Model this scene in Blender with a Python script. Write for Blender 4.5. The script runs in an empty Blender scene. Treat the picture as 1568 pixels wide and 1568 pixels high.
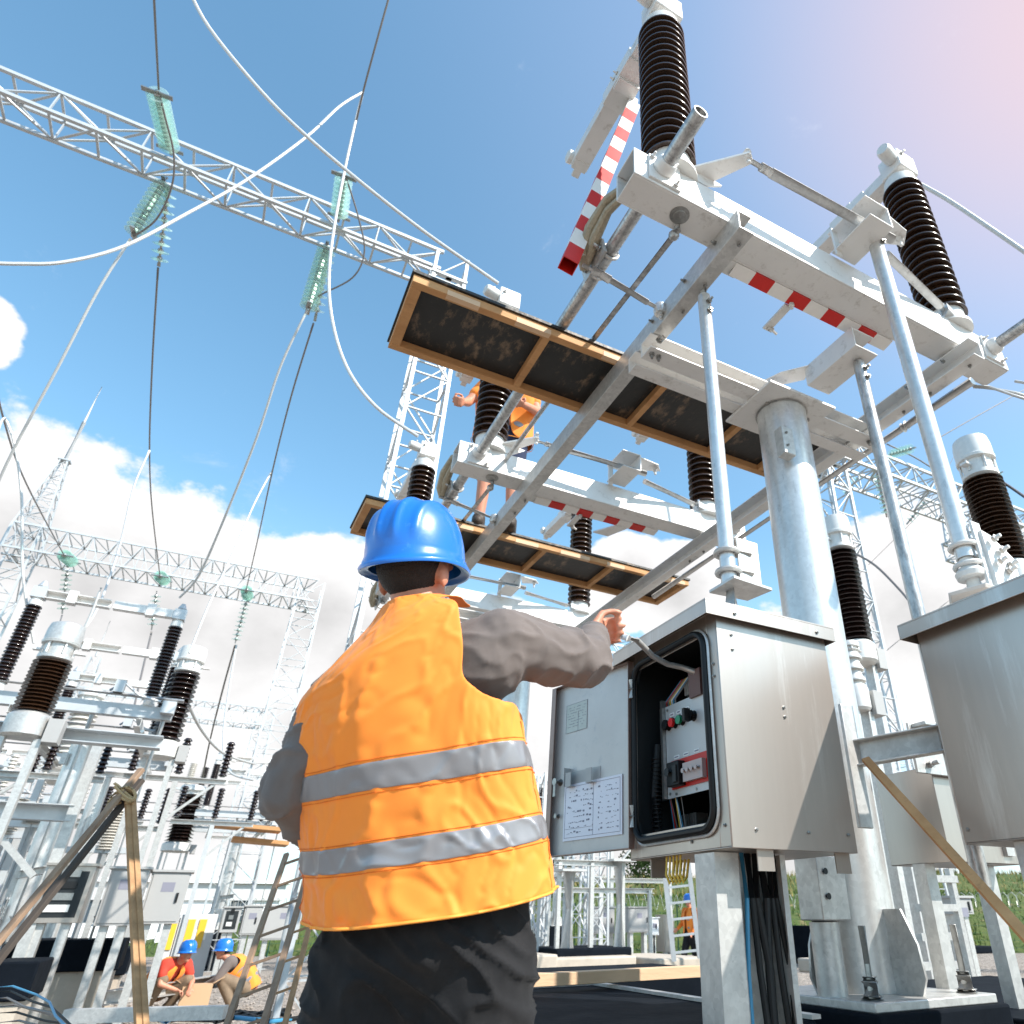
import bpy, bmesh, math, random
from mathutils import Vector, Matrix, noise
random.seed(7)
S = bpy.context.scene
G = -.35      # level of the yard ground
COL = S.collection
R = math.radians
# ---------------------------------------------------------------- camera
PITCH, ROLL, YAW, F0, CX, CY, EYE = .53443, -.00631, .51897, 1047.4, 960.9, 784.0, .92
fh = Vector((math.sin(YAW), math.cos(YAW), 0)); rh = Vector((math.cos(YAW), -math.sin(YAW), 0)); UP = Vector((0, 0, 1))
fwd = fh*math.cos(PITCH) + UP*math.sin(PITCH); u_ = -fh*math.sin(PITCH) + UP*math.cos(PITCH)
cr = rh*math.cos(ROLL) + u_*math.sin(ROLL); cu = -rh*math.sin(ROLL) + u_*math.cos(ROLL)
CAM = Vector((0, 0, EYE))
cam = bpy.data.cameras.new('camera'); co = bpy.data.objects.new('camera', cam); COL.objects.link(co)
co.matrix_world = Matrix((( cr.x, cu.x, -fwd.x, 0), (cr.y, cu.y, -fwd.y, 0), (cr.z, cu.z, -fwd.z, EYE), (0, 0, 0, 1)))
cam.sensor_width = 36; cam.lens = F0/1568*36; cam.shift_x = -(CX-784)/1568
cam.clip_start = .05; cam.clip_end = 5000
cam.dof.use_dof = True; cam.dof.focus_distance = 2.3; cam.dof.aperture_fstop = 5.6
S.camera = co
def ray(px, py): return cr*(px-CX)/F0 - cu*(py-CY)/F0 + fwd
def Z(px, py, z): d = ray(px, py); return CAM + d*((z-EYE)/d.z)
def Y(px, py, y): d = ray(px, py); return CAM + d*(y/d.y)
def X(px, py, x): d = ray(px, py); return CAM + d*(x/d.x)
def FD(px, py, f): d = ray(px, py); return CAM + d*(f/d.dot(fh))
# ---------------------------------------------------------------- sun, sky, exposure
SUN_DIR = Vector((.50, -.72, .80)).normalized()
sun = bpy.data.lights.new('sun', 'SUN'); sun.energy = 5.0; sun.angle = R(.5); sun.color = (1, .945, .87)
so = bpy.data.objects.new('sun', sun); COL.objects.link(so); so.rotation_euler = SUN_DIR.to_track_quat('Z', 'Y').to_euler()
S.view_settings.view_transform = 'Standard'; S.view_settings.look = 'None'; S.view_settings.exposure = .55; S.view_settings.gamma = 1
W = bpy.data.worlds.new('World'); S.world = W; W.use_nodes = True
nt = W.node_tree; N = nt.nodes; L = nt.links
for n in list(N): N.remove(n)
def nd(t, **k):
    n = N.new(t)
    for a, b in k.items(): setattr(n, a, b)
    return n
def mth(op, a, b=None, c=None, clamp=False):
    n = nd('ShaderNodeMath', operation=op, use_clamp=clamp)
    for i, v in enumerate((a, b, c)):
        if v is None: continue
        if isinstance(v, (int, float)): n.inputs[i].default_value = v
        else: L.new(v, n.inputs[i])
    return n.outputs[0]
out = nd('ShaderNodeOutputWorld'); sky = nd('ShaderNodeTexSky', sky_type='NISHITA', sun_disc=False)
sky.sun_elevation = math.asin(SUN_DIR.z); sky.sun_rotation = math.atan2(SUN_DIR.x, SUN_DIR.y); sky.air_density = 1.0; sky.dust_density = .35; sky.ozone_density = 1.0
bg = nd('ShaderNodeBackground'); bg.inputs[1].default_value = .15
tc = nd('ShaderNodeTexCoord'); DIR = tc.outputs['Generated']
def nse(scale, det=8, rough=.58, off=(0, 0, 0), dist=0):
    mp = nd('ShaderNodeMapping'); mp.inputs['Location'].default_value = off; mp.inputs['Scale'].default_value = (1, 1, 1.5); L.new(DIR, mp.inputs[0])
    n = nd('ShaderNodeTexNoise'); n.inputs['Scale'].default_value = scale; n.inputs['Detail'].default_value = det; n.inputs['Roughness'].default_value = rough; n.inputs['Distortion'].default_value = dist
    L.new(mp.outputs[0], n.inputs['Vector']); return n.outputs['Fac']
def blob(px, py, rad_px, flat=1.0):
    d = ray(px, py).normalized(); s = nd('ShaderNodeVectorMath', operation='DISTANCE'); L.new(DIR, s.inputs[0]); s.inputs[1].default_value = d
    return mth('SUBTRACT', 1, mth('DIVIDE', s.outputs['Value'], rad_px/1200))
# cumulus banks, each lobe a direction on the sky dome
lobes = [(-200, 990, 330), (30, 850, 190), (130, 900, 200), (250, 960, 185), (380, 1000, 180), (490, 945, 135), (560, 1000, 130), (-50, 505, 55), (470, 1120, 150), (960, 890, 95), (1040, 910, 100), (760, 1010, 110),
         (1390, 925, 170), (1290, 900, 90), (1480, 960, 150), (1250, 1050, 150), (300, 1230, 120), (120, 1120, 120), (1650, 1050, 250), (700, 1150, 230), (950, 1250, 260), (1200, 1330, 240), (20, 1300, 200)]
f = None
for l in lobes:
    b = blob(*l); f = b if f is None else mth('MAXIMUM', f, b)
n1 = nse(4.2, 9, .6, (3.1, .4, 1.2)); n2 = nse(13, 8, .6, (.3, 2.1, 5))
fld = mth('ADD', f, mth('ADD', mth('MULTIPLY', mth('SUBTRACT', n1, .5), 1.05), mth('MULTIPLY', mth('SUBTRACT', n2, .5), .55)))
den = nd('ShaderNodeMapRange', interpolation_type='SMOOTHSTEP'); den.inputs['From Min'].default_value = .0; den.inputs['From Max'].default_value = .13; L.new(fld, den.inputs[0])
# thin wisps, low milky haze, and lens-flare glow painted into the upper-right sky
wf = nse(6, 10, .7, (7, 1, 2), .4); wisp = nd('ShaderNodeMapRange', interpolation_type='SMOOTHSTEP'); wisp.inputs['From Min'].default_value = .62; wisp.inputs['From Max'].default_value = .86; L.new(wf, wisp.inputs[0])
sep = nd('ShaderNodeSeparateXYZ'); L.new(DIR, sep.inputs[0])
low = nd('ShaderNodeMapRange', interpolation_type='SMOOTHSTEP'); low.inputs['From Min'].default_value = .50; low.inputs['From Max'].default_value = .02; low.inputs['To Max'].default_value = .80; L.new(sep.outputs['Z'], low.inputs[0])
flare_glow_d = blob(1700, -150, 1080); veil = nd('ShaderNodeMapRange', interpolation_type='SMOOTHSTEP'); veil.inputs['From Min'].default_value = 0; veil.inputs['From Max'].default_value = 1.0; veil.inputs['To Max'].default_value = .62; L.new(flare_glow_d, veil.inputs[0])
shade = nd('ShaderNodeMapRange'); shade.inputs['From Min'].default_value = .25; shade.inputs['From Max'].default_value = 1.15; shade.inputs['To Min'].default_value = 1.0; shade.inputs['To Max'].default_value = .64
L.new(mth('ADD', fld, mth('MULTIPLY', mth('SUBTRACT', nse(7, 6, .6, (1, 1, 8)), .5), .9)), shade.inputs[0])
def mix(fac, a, b):
    m = nd('ShaderNodeMix', data_type='RGBA')
    for i, v in ((0, fac), (6, a), (7, b)):
        if isinstance(v, (float, int)): m.inputs[i].default_value = v
        elif isinstance(v, tuple): m.inputs[i].default_value = (*v, 1)
        else: L.new(v, m.inputs[i])
    return m.outputs[2]
skym = nd('ShaderNodeHueSaturation'); skym.inputs['Saturation'].default_value = 1.04; skym.inputs['Value'].default_value = 1.34
tint = nd('ShaderNodeVectorMath', operation='MULTIPLY'); L.new(sky.outputs[0], tint.inputs[0]); tint.inputs[1].default_value = (.94, 1.16, 1.06); L.new(tint.outputs[0], skym.inputs['Color'])
c = mix(mth('MULTIPLY', veil.outputs[0], .85), skym.outputs[0], (2.9, 3.1, 4.3))  # wide pale part of the flare glow, painted over the sky colour
flare_core = nd('ShaderNodeMapRange', interpolation_type='SMOOTHSTEP'); flare_core.inputs['To Max'].default_value = .85; L.new(blob(1760, -60, 620), flare_core.inputs[0])
c = mix(flare_core.outputs[0], c, (4.5, 3.35, 3.45))  # peach core of the flare glow, painted over the sky colour
c = mix(low.outputs[0], c, (3.9, 4.8, 5.6))
c = mix(mth('MULTIPLY', wisp.outputs[0], .5), c, (4.9, 5.1, 5.5))
cl = nd('ShaderNodeVectorMath', operation='SCALE'); cl.inputs[0].default_value = (5.2, 5.15, 5.15); L.new(shade.outputs[0], cl.inputs['Scale'])
c = mix(den.outputs[0], c, cl.outputs[0])
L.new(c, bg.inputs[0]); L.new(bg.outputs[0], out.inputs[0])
W.cycles.sampling_method = 'MANUAL'; W.cycles.sample_map_resolution = 512
# ---------------------------------------------------------------- materials
def mat(name, col, rough=.5, metal=0, var=.0, vscale=8, bump=0, bscale=60, col2=None, stretch=(1, 1, 1), coat=0, spec=.5, dirt=None, dirt_amt=.0, sheen=0, trans=0, spangle=0):
    m = bpy.data.materials.new(name); m.use_nodes = True; t = m.node_tree; n = t.nodes; l = t.links; b = n['Principled BSDF']
    b.inputs['Base Color'].default_value = (*col, 1); b.inputs['Roughness'].default_value = rough; b.inputs['Metallic'].default_value = metal
    b.inputs['Coat Weight'].default_value = coat; b.inputs['Specular IOR Level'].default_value = spec; b.inputs['Sheen Weight'].default_value = sheen
    b.inputs['Coat Roughness'].default_value = .08
    tcn = n.new('ShaderNodeTexCoord'); mp = n.new('ShaderNodeMapping'); mp.inputs['Scale'].default_value = stretch; l.new(tcn.outputs['Object'], mp.inputs[0])
    cur = None
    if var or col2:
        ns = n.new('ShaderNodeTexNoise'); ns.inputs['Scale'].default_value = vscale; ns.inputs['Detail'].default_value = 6; ns.inputs['Roughness'].default_value = .65; l.new(mp.outputs[0], ns.inputs[0])
        r = n.new('ShaderNodeMapRange'); r.inputs[1].default_value = .3; r.inputs[2].default_value = .7; l.new(ns.outputs['Fac'], r.inputs[0])
        mx = n.new('ShaderNodeMix'); mx.data_type = 'RGBA'; l.new(r.outputs[0], mx.inputs[0])
        c2 = col2 or tuple(max(0, x*(1-var)) for x in col)
        mx.inputs[6].default_value = (*col, 1); mx.inputs[7].default_value = (*c2, 1); cur = mx.outputs[2]
        rr = n.new('ShaderNodeMapRange'); rr.inputs[3].default_value = rough*.8; rr.inputs[4].default_value = min(1, rough*1.25); l.new(ns.outputs['Fac'], rr.inputs[0]); l.new(rr.outputs[0], b.inputs['Roughness'])
    if dirt:
        ns = n.new('ShaderNodeTexNoise'); ns.inputs['Scale'].default_value = vscale*2.7; ns.inputs['Detail'].default_value = 9; ns.inputs['Roughness'].default_value = .75; l.new(mp.outputs[0], ns.inputs[0])
        r = n.new('ShaderNodeMapRange'); r.inputs[1].default_value = .60-dirt_amt*.2; r.inputs[2].default_value = .74; l.new(ns.outputs['Fac'], r.inputs[0])
        mx = n.new('ShaderNodeMix'); mx.data_type = 'RGBA'; l.new(r.outputs[0], mx.inputs[0]); mx.inputs[7].default_value = (*dirt, 1)
        if cur: l.new(cur, mx.inputs[6])
        else: mx.inputs[6].default_value = (*col, 1)
        cur = mx.outputs[2]
    if spangle:
        vo = n.new('ShaderNodeTexVoronoi'); vo.inputs['Scale'].default_value = 55; l.new(tcn.outputs['Object'], vo.inputs['Vector']); sc_ = n.new('ShaderNodeSeparateColor'); l.new(vo.outputs['Color'], sc_.inputs[0])
        r = n.new('ShaderNodeMapRange'); r.inputs[3].default_value = 1-spangle; r.inputs[4].default_value = 1.0; l.new(sc_.outputs[0], r.inputs[0]); vm = n.new('ShaderNodeVectorMath'); vm.operation = 'SCALE'; l.new(cur, vm.inputs[0]); l.new(r.outputs[0], vm.inputs['Scale']); cur = vm.outputs[0]
    if cur: l.new(cur, b.inputs['Base Color'])
    if bump:
        ns = n.new('ShaderNodeTexNoise'); ns.inputs['Scale'].default_value = bscale; ns.inputs['Detail'].default_value = 5; l.new(mp.outputs[0], ns.inputs[0])
        bp = n.new('ShaderNodeBump'); bp.inputs['Strength'].default_value = bump; bp.inputs['Distance'].default_value = .01; l.new(ns.outputs['Fac'], bp.inputs['Height']); l.new(bp.outputs[0], b.inputs['Normal'])
    return m
galv = mat('galvanised_steel', (.68, .67, .645), .42, .55, .22, 14, .05, 40, dirt=(.42, .41, .40), dirt_amt=.15, spangle=.15)
galvp = mat('galvanised_pipe', (.80, .80, .785), .34, .6, .25, 9, .04, 30, stretch=(1, 1, .25), dirt=(.40, .39, .38), dirt_amt=.2, spangle=.11)
galvrod = mat('worn_galvanised_pipe', (.68, .675, .66), .36, .65, .45, 16, .05, 40, stretch=(1, 1, .35), dirt=(.13, .12, .12), dirt_amt=.7)
alu = mat('painted_aluminium', (.76, .745, .72), .42, .15, .08, 5, .02, 80, dirt=(.44, .41, .37), dirt_amt=.28)
bgmetal = mat('bright_galvanised_steel', (.60, .62, .63), .48, .45, .22, 3)
stainless = mat('brushed_stainless_steel', (.53, .465, .415), .33, .80, .22, 3, .02, 220, stretch=(1, 1, .10), dirt=(.62, .58, .54), dirt_amt=.25)
grey_paint = mat('grey_cabinet_paint', (.40, .395, .385), .5, .1, .06, 4)
door_m = mat('door_inside_sheet', (.54, .51, .49), .4, .35, .10, 5, .02, 60, dirt=(.38, .38, .39), dirt_amt=.2)
copperish = mat('dark_door_edge', (.30, .21, .18), .35, .6, .2, 10)
porc = mat('brown_porcelain', (.042, .019, .009), .22, 0, .3, 6, coat=.35)
porc_r = mat('red_brown_porcelain', (.017, .008, .006), .22, 0, .2, 6, coat=.6)
porc_w = mat('pale_porcelain', (.62, .58, .52), .3, 0, .1, 6, coat=.3)
cement = mat('cast_fitting', (.74, .73, .70), .5, .2, .12, 20, .05, 90)
wood = mat('sawn_pine', (.64, .35, .15), .7, 0, .35, 5, .25, 60, col2=(.42, .20, .075), stretch=(.25, 1, 1), dirt=(.30, .16, .07), dirt_amt=.1)
wood_pale = mat('fresh_sawn_board', (.74, .50, .31), .7, 0, .2, 5, .2, 60, stretch=(.2, 1, 1))
wood_grey = mat('weathered_pole_wood', (.36, .235, .15), .8, 0, .3, 10, .3, 60, col2=(.19, .12, .08), stretch=(1, 1, .3))
ply = mat('tarred_plywood', (.020, .020, .019), .5, 0, 0, 4, .4, 25, dirt=(.30, .20, .12), dirt_amt=.32, stretch=(1, .45, 1))
bolt_m = mat('bolt_steel', (.42, .41, .39), .35, .85, .3, 60)
black_rub = mat('black_rubber', (.008, .009, .010), .5, 0, spec=.35)
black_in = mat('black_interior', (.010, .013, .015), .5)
white_pl = mat('white_plate', (.80, .81, .80), .45)
red_p = mat('red_marking_paint', (.62, .018, .012), .4, 0, .12, 20)
white_p = mat('white_marking_paint', (.85, .82, .78), .4, 0, .06, 20)
button_r = mat('red_button', (.75, .03, .03), .3); button_g = mat('green_button', (.01, .25, .12), .3)
paper = mat('paper', (.74, .73, .80), .5, coat=.4); ink = mat('print_ink', (.22, .22, .27), .7)
braid = mat('braided_cable', (.50, .42, .30), .6, .3, .3, 60, .6, 220)
wire_l = mat('bright_conductor', (.62, .62, .61), .5, .3, .15, 30); wire_d = mat('dark_conductor', (.22, .20, .19), .5, .4)
blue_pl = mat('blue_helmet_plastic', (.010, .16, .60), .30, 0, .1, 9, .02, 120, coat=.35, dirt=(.06, .24, .60), dirt_amt=.1)
orange = mat('orange_hi_vis_fabric', (1.0, .275, .026), .72, 0, .0, 9, .05, 700, sheen=.15)
refl = mat('reflective_tape', (.30, .29, .30), .34, .35, .12, 6, .015, 300)
trim = mat('vest_piping', (1.0, .36, .05), .7)
knit = mat('grey_sweatshirt', (.165, .132, .118), .95, 0, .22, 9, .25, 900, sheen=.15)
denim = mat('black_work_trousers', (.017, .0165, .018), .85, 0, .5, 10, .3, 700, sheen=.05, spec=.25)
skin = mat('skin', (.62, .27, .17), .5, 0, .12, 20, .08, 200, spec=.4); lipm = mat('lips', (.42, .13, .10), .5); eyem = mat('eye', (.05, .04, .04), .2)
hairm = mat('dark_hair', (.018, .012, .009), .6, 0, .3, 60, .8, 300)
khaki = mat('khaki_cloth', (.24, .17, .11), .9, 0, .3, 12, .3, 200); redcl = mat('red_cloth', (.62, .055, .03), .9, 0, .2, 12); navy = mat('navy_cloth', (.02, .03, .07), .9)
boot = mat('boot_leather', (.05, .035, .025), .6)
bitumen = mat('bitumen_coated_concrete', (.005, .008, .013), .85, 0, .3, 5, .15, 30, spec=.1)
concrete = mat('raw_concrete', (.52, .45, .37), .85, 0, .2, 4, .3, 40, dirt=(.30, .25, .2), dirt_amt=.1)
white_wall = mat('white_cladding', (.80, .80, .80), .6); grey_wall = mat('light_grey_cladding', (.56, .56, .56), .6, 0, .05, 2)
yellow_p = mat('yellow_paint', (.80, .46, .03), .5); cable_b = mat('blue_cable', (.05, .25, .42), .4); yel_w = mat('yellow_green_wire', (.7, .45, .04), .5)
brownglass = mat('amber_plastic', (.12, .035, .01), .1, coat=.5); card = mat('cardboard', (.52, .34, .2), .9)
greenp = mat('green_fence_paint', (.02, .12, .08), .6); coil = mat('razor_wire_steel', (.55, .56, .52), .5, .6)
def glassm():
    m = bpy.data.materials.new('green_insulator_glass'); m.use_nodes = True; t = m.node_tree; n = t.nodes; l = t.links
    b = n['Principled BSDF']; b.inputs['Base Color'].default_value = (.68, .86, .80, 1); b.inputs['Roughness'].default_value = .08; b.inputs['Coat Weight'].default_value = .8
    tr = n.new('ShaderNodeBsdfTransparent'); tr.inputs[0].default_value = (.87, .97, .94, 1); fr = n.new('ShaderNodeLayerWeight'); fr.inputs[0].default_value = .35
    mr = n.new('ShaderNodeMapRange'); mr.inputs[3].default_value = .10; mr.inputs[4].default_value = .70; l.new(fr.outputs['Facing'], mr.inputs[0])
    mx = n.new('ShaderNodeMixShader'); l.new(mr.outputs[0], mx.inputs[0]); l.new(tr.outputs[0], mx.inputs[1]); l.new(b.outputs[0], mx.inputs[2]); l.new(mx.outputs[0], n['Material Output'].inputs[0]); return m
glass = glassm()
def redwhite():
    return None
# ---------------------------------------------------------------- mesh helpers
def V(*a): return Vector(a)
def frame(d, up=None):
    d = Vector(d).normalized(); up = Vector(up) if up else (UP if abs(d.z) < .95 else V(1, 0, 0))
    s = d.cross(up).normalized(); t = s.cross(d).normalized(); return s, t, d
class M:
    def __init__(s): s.v = []; s.f = []; s.m = []; s.cur = 0
    def add(s, vs, fs):
        o = len(s.v); s.v += [Vector(x) for x in vs]; s.f += [tuple(i+o for i in f) for f in fs]; s.m += [s.cur]*len(fs); return s
    def mi(s, i): s.cur = i; return s
    def box(s, x0, x1, y0, y1, z0, z1):
        return s.add([(x, y, z) for z in (z0, z1) for y in (y0, y1) for x in (x0, x1)], [(0, 2, 3, 1), (4, 5, 7, 6), (0, 1, 5, 4), (2, 6, 7, 3), (0, 4, 6, 2), (1, 3, 7, 5)])
    def bar(s, p0, p1, w, h=None, up=None):
        h = h or w; p0 = Vector(p0); p1 = Vector(p1); a, b, d = frame(p1-p0, up); a = a*w/2; b = b*h/2
        return s.add([p0-a-b, p0+a-b, p0+a+b, p0-a+b, p1-a-b, p1+a-b, p1+a+b, p1-a+b], [(0, 3, 2, 1), (4, 5, 6, 7), (0, 1, 5, 4), (1, 2, 6, 5), (2, 3, 7, 6), (3, 0, 4, 7)])
    def extr(s, prof, p0, p1, up=None):
        p0 = Vector(p0); p1 = Vector(p1); a, b, d = frame(p1-p0, up); n = len(prof)
        vs = [p+a*x+b*y for p in (p0, p1) for x, y in prof]
        return s.add(vs, [(i, (i+1) % n, (i+1) % n+n, i+n) for i in range(n)] + [tuple(range(n-1, -1, -1)), tuple(range(n, 2*n))])
    def chan(s, p0, p1, w, h, t=.008, up=None, side=1):      # U channel, web on one side
        q = [(-w/2, -h/2), (w/2, -h/2), (w/2, -h/2+t), (-w/2+t, -h/2+t), (-w/2+t, h/2-t), (w/2, h/2-t), (w/2, h/2), (-w/2, h/2)]
        if side < 0: q = [(-x, y) for x, y in q][::-1]
        return s.extr(q, p0, p1, up)
    def angle(s, p0, p1, w, t=.006, up=None):
        return s.extr([(0, 0), (w, 0), (w, t), (t, t), (t, w), (0, w)], p0, p1, up)
    def tube(s, pts, r, n=10, cap=True, closed=False):
        pts = [Vector(p) for p in pts]; k = len(pts); rs = r if isinstance(r, (list, tuple)) else [r]*k; vs = []; a = None
        for i, p in enumerate(pts):
            d = (pts[min(i+1, k-1)]-pts[max(i-1, 0)]).normalized()
            if a is None: a, b, _ = frame(d)
            else:
                a = (a-d*a.dot(d)); a = a.normalized() if a.length > 1e-6 else frame(d)[0]; b = d.cross(a)
            for j in range(n):
                t = 2*math.pi*j/n; vs.append(p+(a*math.cos(t)+b*math.sin(t))*rs[i])
        fs = [(i*n+j, i*n+(j+1) % n, (i+1)*n+(j+1) % n, (i+1)*n+j) for i in range(k-1) for j in range(n)]
        if cap: fs += [tuple(range(n-1, -1, -1)), tuple(range((k-1)*n, k*n))]
        return s.add(vs, fs)
    def cyl(s, p0, p1, r0, r1=None, n=16): return s.tube([p0, p1], [r0, r1 if r1 is not None else r0], n)
    def pipe(s, p0, p1, r, ri, n=24):                          # open pipe with wall thickness
        p0 = Vector(p0); p1 = Vector(p1); a, b, d = frame(p1-p0); vs = []
        for p, q in ((p0, r), (p1, r), (p1, ri), (p0, ri)):
            vs += [p+(a*math.cos(2*math.pi*j/n)+b*math.sin(2*math.pi*j/n))*q for j in range(n)]
        return s.add(vs, [(i*n+j, i*n+(j+1) % n, ((i+1) % 4)*n+(j+1) % n, ((i+1) % 4)*n+j) for i in range(4) for j in range(n)])
    def lathe(s, prof, base, axis=(0, 0, 1), n=24):
        base = Vector(base); a, b, d = frame(axis); k = len(prof); vs = []
        for r, h in prof: vs += [base+d*h+(a*math.cos(2*math.pi*j/n)+b*math.sin(2*math.pi*j/n))*max(r, 1e-4) for j in range(n)]
        return s.add(vs, [(i*n+j, i*n+(j+1) % n, (i+1)*n+(j+1) % n, (i+1)*n+j) for i in range(k-1) for j in range(n)] + [tuple(range(n-1, -1, -1)), tuple(range((k-1)*n, k*n))])
    def slab(s, poly, th):                                     # polygon (3D points) with thickness vector
        th = Vector(th); n = len(poly); p = [Vector(q) for q in poly]
        return s.add(p+[q+th for q in p], [tuple(range(n-1, -1, -1)), tuple(range(n, 2*n))] + [(i, (i+1) % n, (i+1) % n+n, i+n) for i in range(n)])
    def bolt(s, p, d, r=.012, h=.012, stud=.02):
        p = Vector(p); d = Vector(d).normalized(); return s.tube([p, p+d*h, p+d*(h+.0005), p+d*(h+stud)], [r, r, r*.5, r*.5], 6)
    def ball(s, c, r, n=12, sc=(1, 1, 1)):
        c = Vector(c); k = n//2; vs = []; 
        for i in range(1, k):
            t = math.pi*i/k; vs += [c+V(math.sin(t)*math.cos(2*math.pi*j/n)*r*sc[0], math.sin(t)*math.sin(2*math.pi*j/n)*r*sc[1], math.cos(t)*r*sc[2]) for j in range(n)]
        o = len(vs); vs += [c+V(0, 0, r*sc[2]), c-V(0, 0, r*sc[2])]
        fs = [(i*n+j, (i+1)*n+j, (i+1)*n+(j+1) % n, i*n+(j+1) % n) for i in range(k-2) for j in range(n)]
        fs += [(o, j, (j+1) % n) for j in range(n)] + [(o+1, (k-2)*n+(j+1) % n, (k-2)*n+j) for j in range(n)]
        return s.add(vs, fs)
    def clusters(s):
        n = len(s.v); par = list(range(n))
        def find(i):
            while par[i] != i: par[i] = par[par[i]]; i = par[i]
            return i
        for f in s.f:
            r0 = find(f[0])
            for i in f[1:]: par[find(i)] = r0
        bb = {}
        for i, v in enumerate(s.v):
            r_ = find(i); q = bb.get(r_)
            if q is None: bb[r_] = [v.x, v.y, v.z, v.x, v.y, v.z]
            else:
                for k in range(3): q[k] = min(q[k], v[k]); q[k+3] = max(q[k+3], v[k])
        ks = list(bb)
        if len(ks) > 60: return None
        for i, a in enumerate(ks):
            for b in ks[i+1:]:
                A, B = bb[a], bb[b]
                if all(A[k] < B[k+3]+.0015 and B[k] < A[k+3]+.0015 for k in range(3)): par[find(b)] = find(a)
        out = {}
        for fi, f in enumerate(s.f): out.setdefault(find(f[0]), []).append(fi)
        return list(out.values()) if 1 < len(out) <= 40 else None
    def build(s, name, mats, parent=None, bevel=0, smooth=True, org=None, ang=35, one=False):
        if org is None: org = Vector(parent.get('_org', (0, 0, 0))) if parent is not None else V(0, 0, 0)
        cl = s.clusters() if (parent is not None and not one) else None
        first = None
        for grp in (cl or [range(len(s.f))]):
            fs = [s.f[i] for i in grp]; used = sorted({i for f in fs for i in f}) if cl else range(len(s.v)); mp = {j: k for k, j in enumerate(used)}
            me = bpy.data.meshes.new(name)
            me.from_pydata([s.v[j]-org for j in used], [], [tuple(mp[i] for i in f) for f in fs])
            for m in (mats if isinstance(mats, (list, tuple)) else [mats]): me.materials.append(m)
            me.polygons.foreach_set('material_index', [s.m[i] for i in grp])
            bm = bmesh.new(); bm.from_mesh(me); bmesh.ops.recalc_face_normals(bm, faces=bm.faces); bm.to_mesh(me); bm.free()
            if smooth: me.shade_smooth(); me.set_sharp_from_angle(angle=R(ang))
            o = bpy.data.objects.new(name, me); COL.objects.link(o)
            if parent is not None: o.parent = parent; o['_org'] = tuple(org)
            else: o.location = org
            if bevel:
                b = o.modifiers.new('bevel', 'BEVEL'); b.width = bevel; b.segments = 2; b.limit_method = 'ANGLE'; b.angle_limit = R(50)
            first = first or o
        return first
def tag(o, label, cat, group=None):
    o['label'] = label; o['category'] = cat
    if group: o['group'] = group
    return o
def thing(name, label, cat, loc=(0, 0, 0), group=None):
    o = bpy.data.objects.new(name, None); COL.objects.link(o); o.location = loc; o['_org'] = tuple(loc); o.empty_display_size = .1
    return tag(o, label, cat, group)
def struct(o): o['kind'] = 'structure'; return o
def copy_tree(o, parent=None):
    c = o.copy(); COL.objects.link(c); c.parent = parent
    for ch in list(o.children): copy_tree(ch, c)
    return c
def dup(o, off, label, rz=0):
    c = copy_tree(o); c.location = Vector(o.location)+Vector(off); c['label'] = label; c.rotation_euler.z += rz; return c
# ================================================================ GROUND
m = M(); g = 60
vs = []; n = 60
for i in range(n+1):
    for j in range(n+1):
        a = ((i/n)*2-1); b = ((j/n)*2-1); x = math.copysign(abs(a)**2.2*1500, a); y = math.copysign(abs(b)**2.2*1500, b)
        vs.append((x, y, G+(noise.noise((x*.5, y*.5, 0))*.03 if abs(x)+abs(y) < 60 else 0)))
m.add(vs, [(i*(n+1)+j, (i+1)*(n+1)+j, (i+1)*(n+1)+j+1, i*(n+1)+j+1) for i in range(n) for j in range(n)])
def gravel():
    mm = mat('gravel', (.36, .30, .25), .9, 0, .3, 3); t = mm.node_tree; nn = t.nodes; l = t.links; b = nn['Principled BSDF']
    tcn = nn.new('ShaderNodeTexCoord'); v = nn.new('ShaderNodeTexVoronoi'); v.inputs['Scale'].default_value = 22; l.new(tcn.outputs['Object'], v.inputs['Vector'])
    cr_ = nn.new('ShaderNodeValToRGB'); cr_.color_ramp.elements[0].color = (.13, .11, .09, 1); cr_.color_ramp.elements[1].color = (.48, .41, .35, 1); s_ = nn.new('ShaderNodeSeparateColor'); l.new(v.outputs['Color'], s_.inputs[0]); l.new(s_.outputs[0], cr_.inputs[0])
    l.new(cr_.outputs[0], b.inputs['Base Color']); bp = nn.new('ShaderNodeBump'); bp.inputs['Strength'].default_value = .9; bp.inputs['Distance'].default_value = .04; bp.invert = True; l.new(v.outputs['Distance'], bp.inputs['Height']); l.new(bp.outputs[0], b.inputs['Normal']); return mm
struct(m.build('ground', gravel()))
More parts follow.
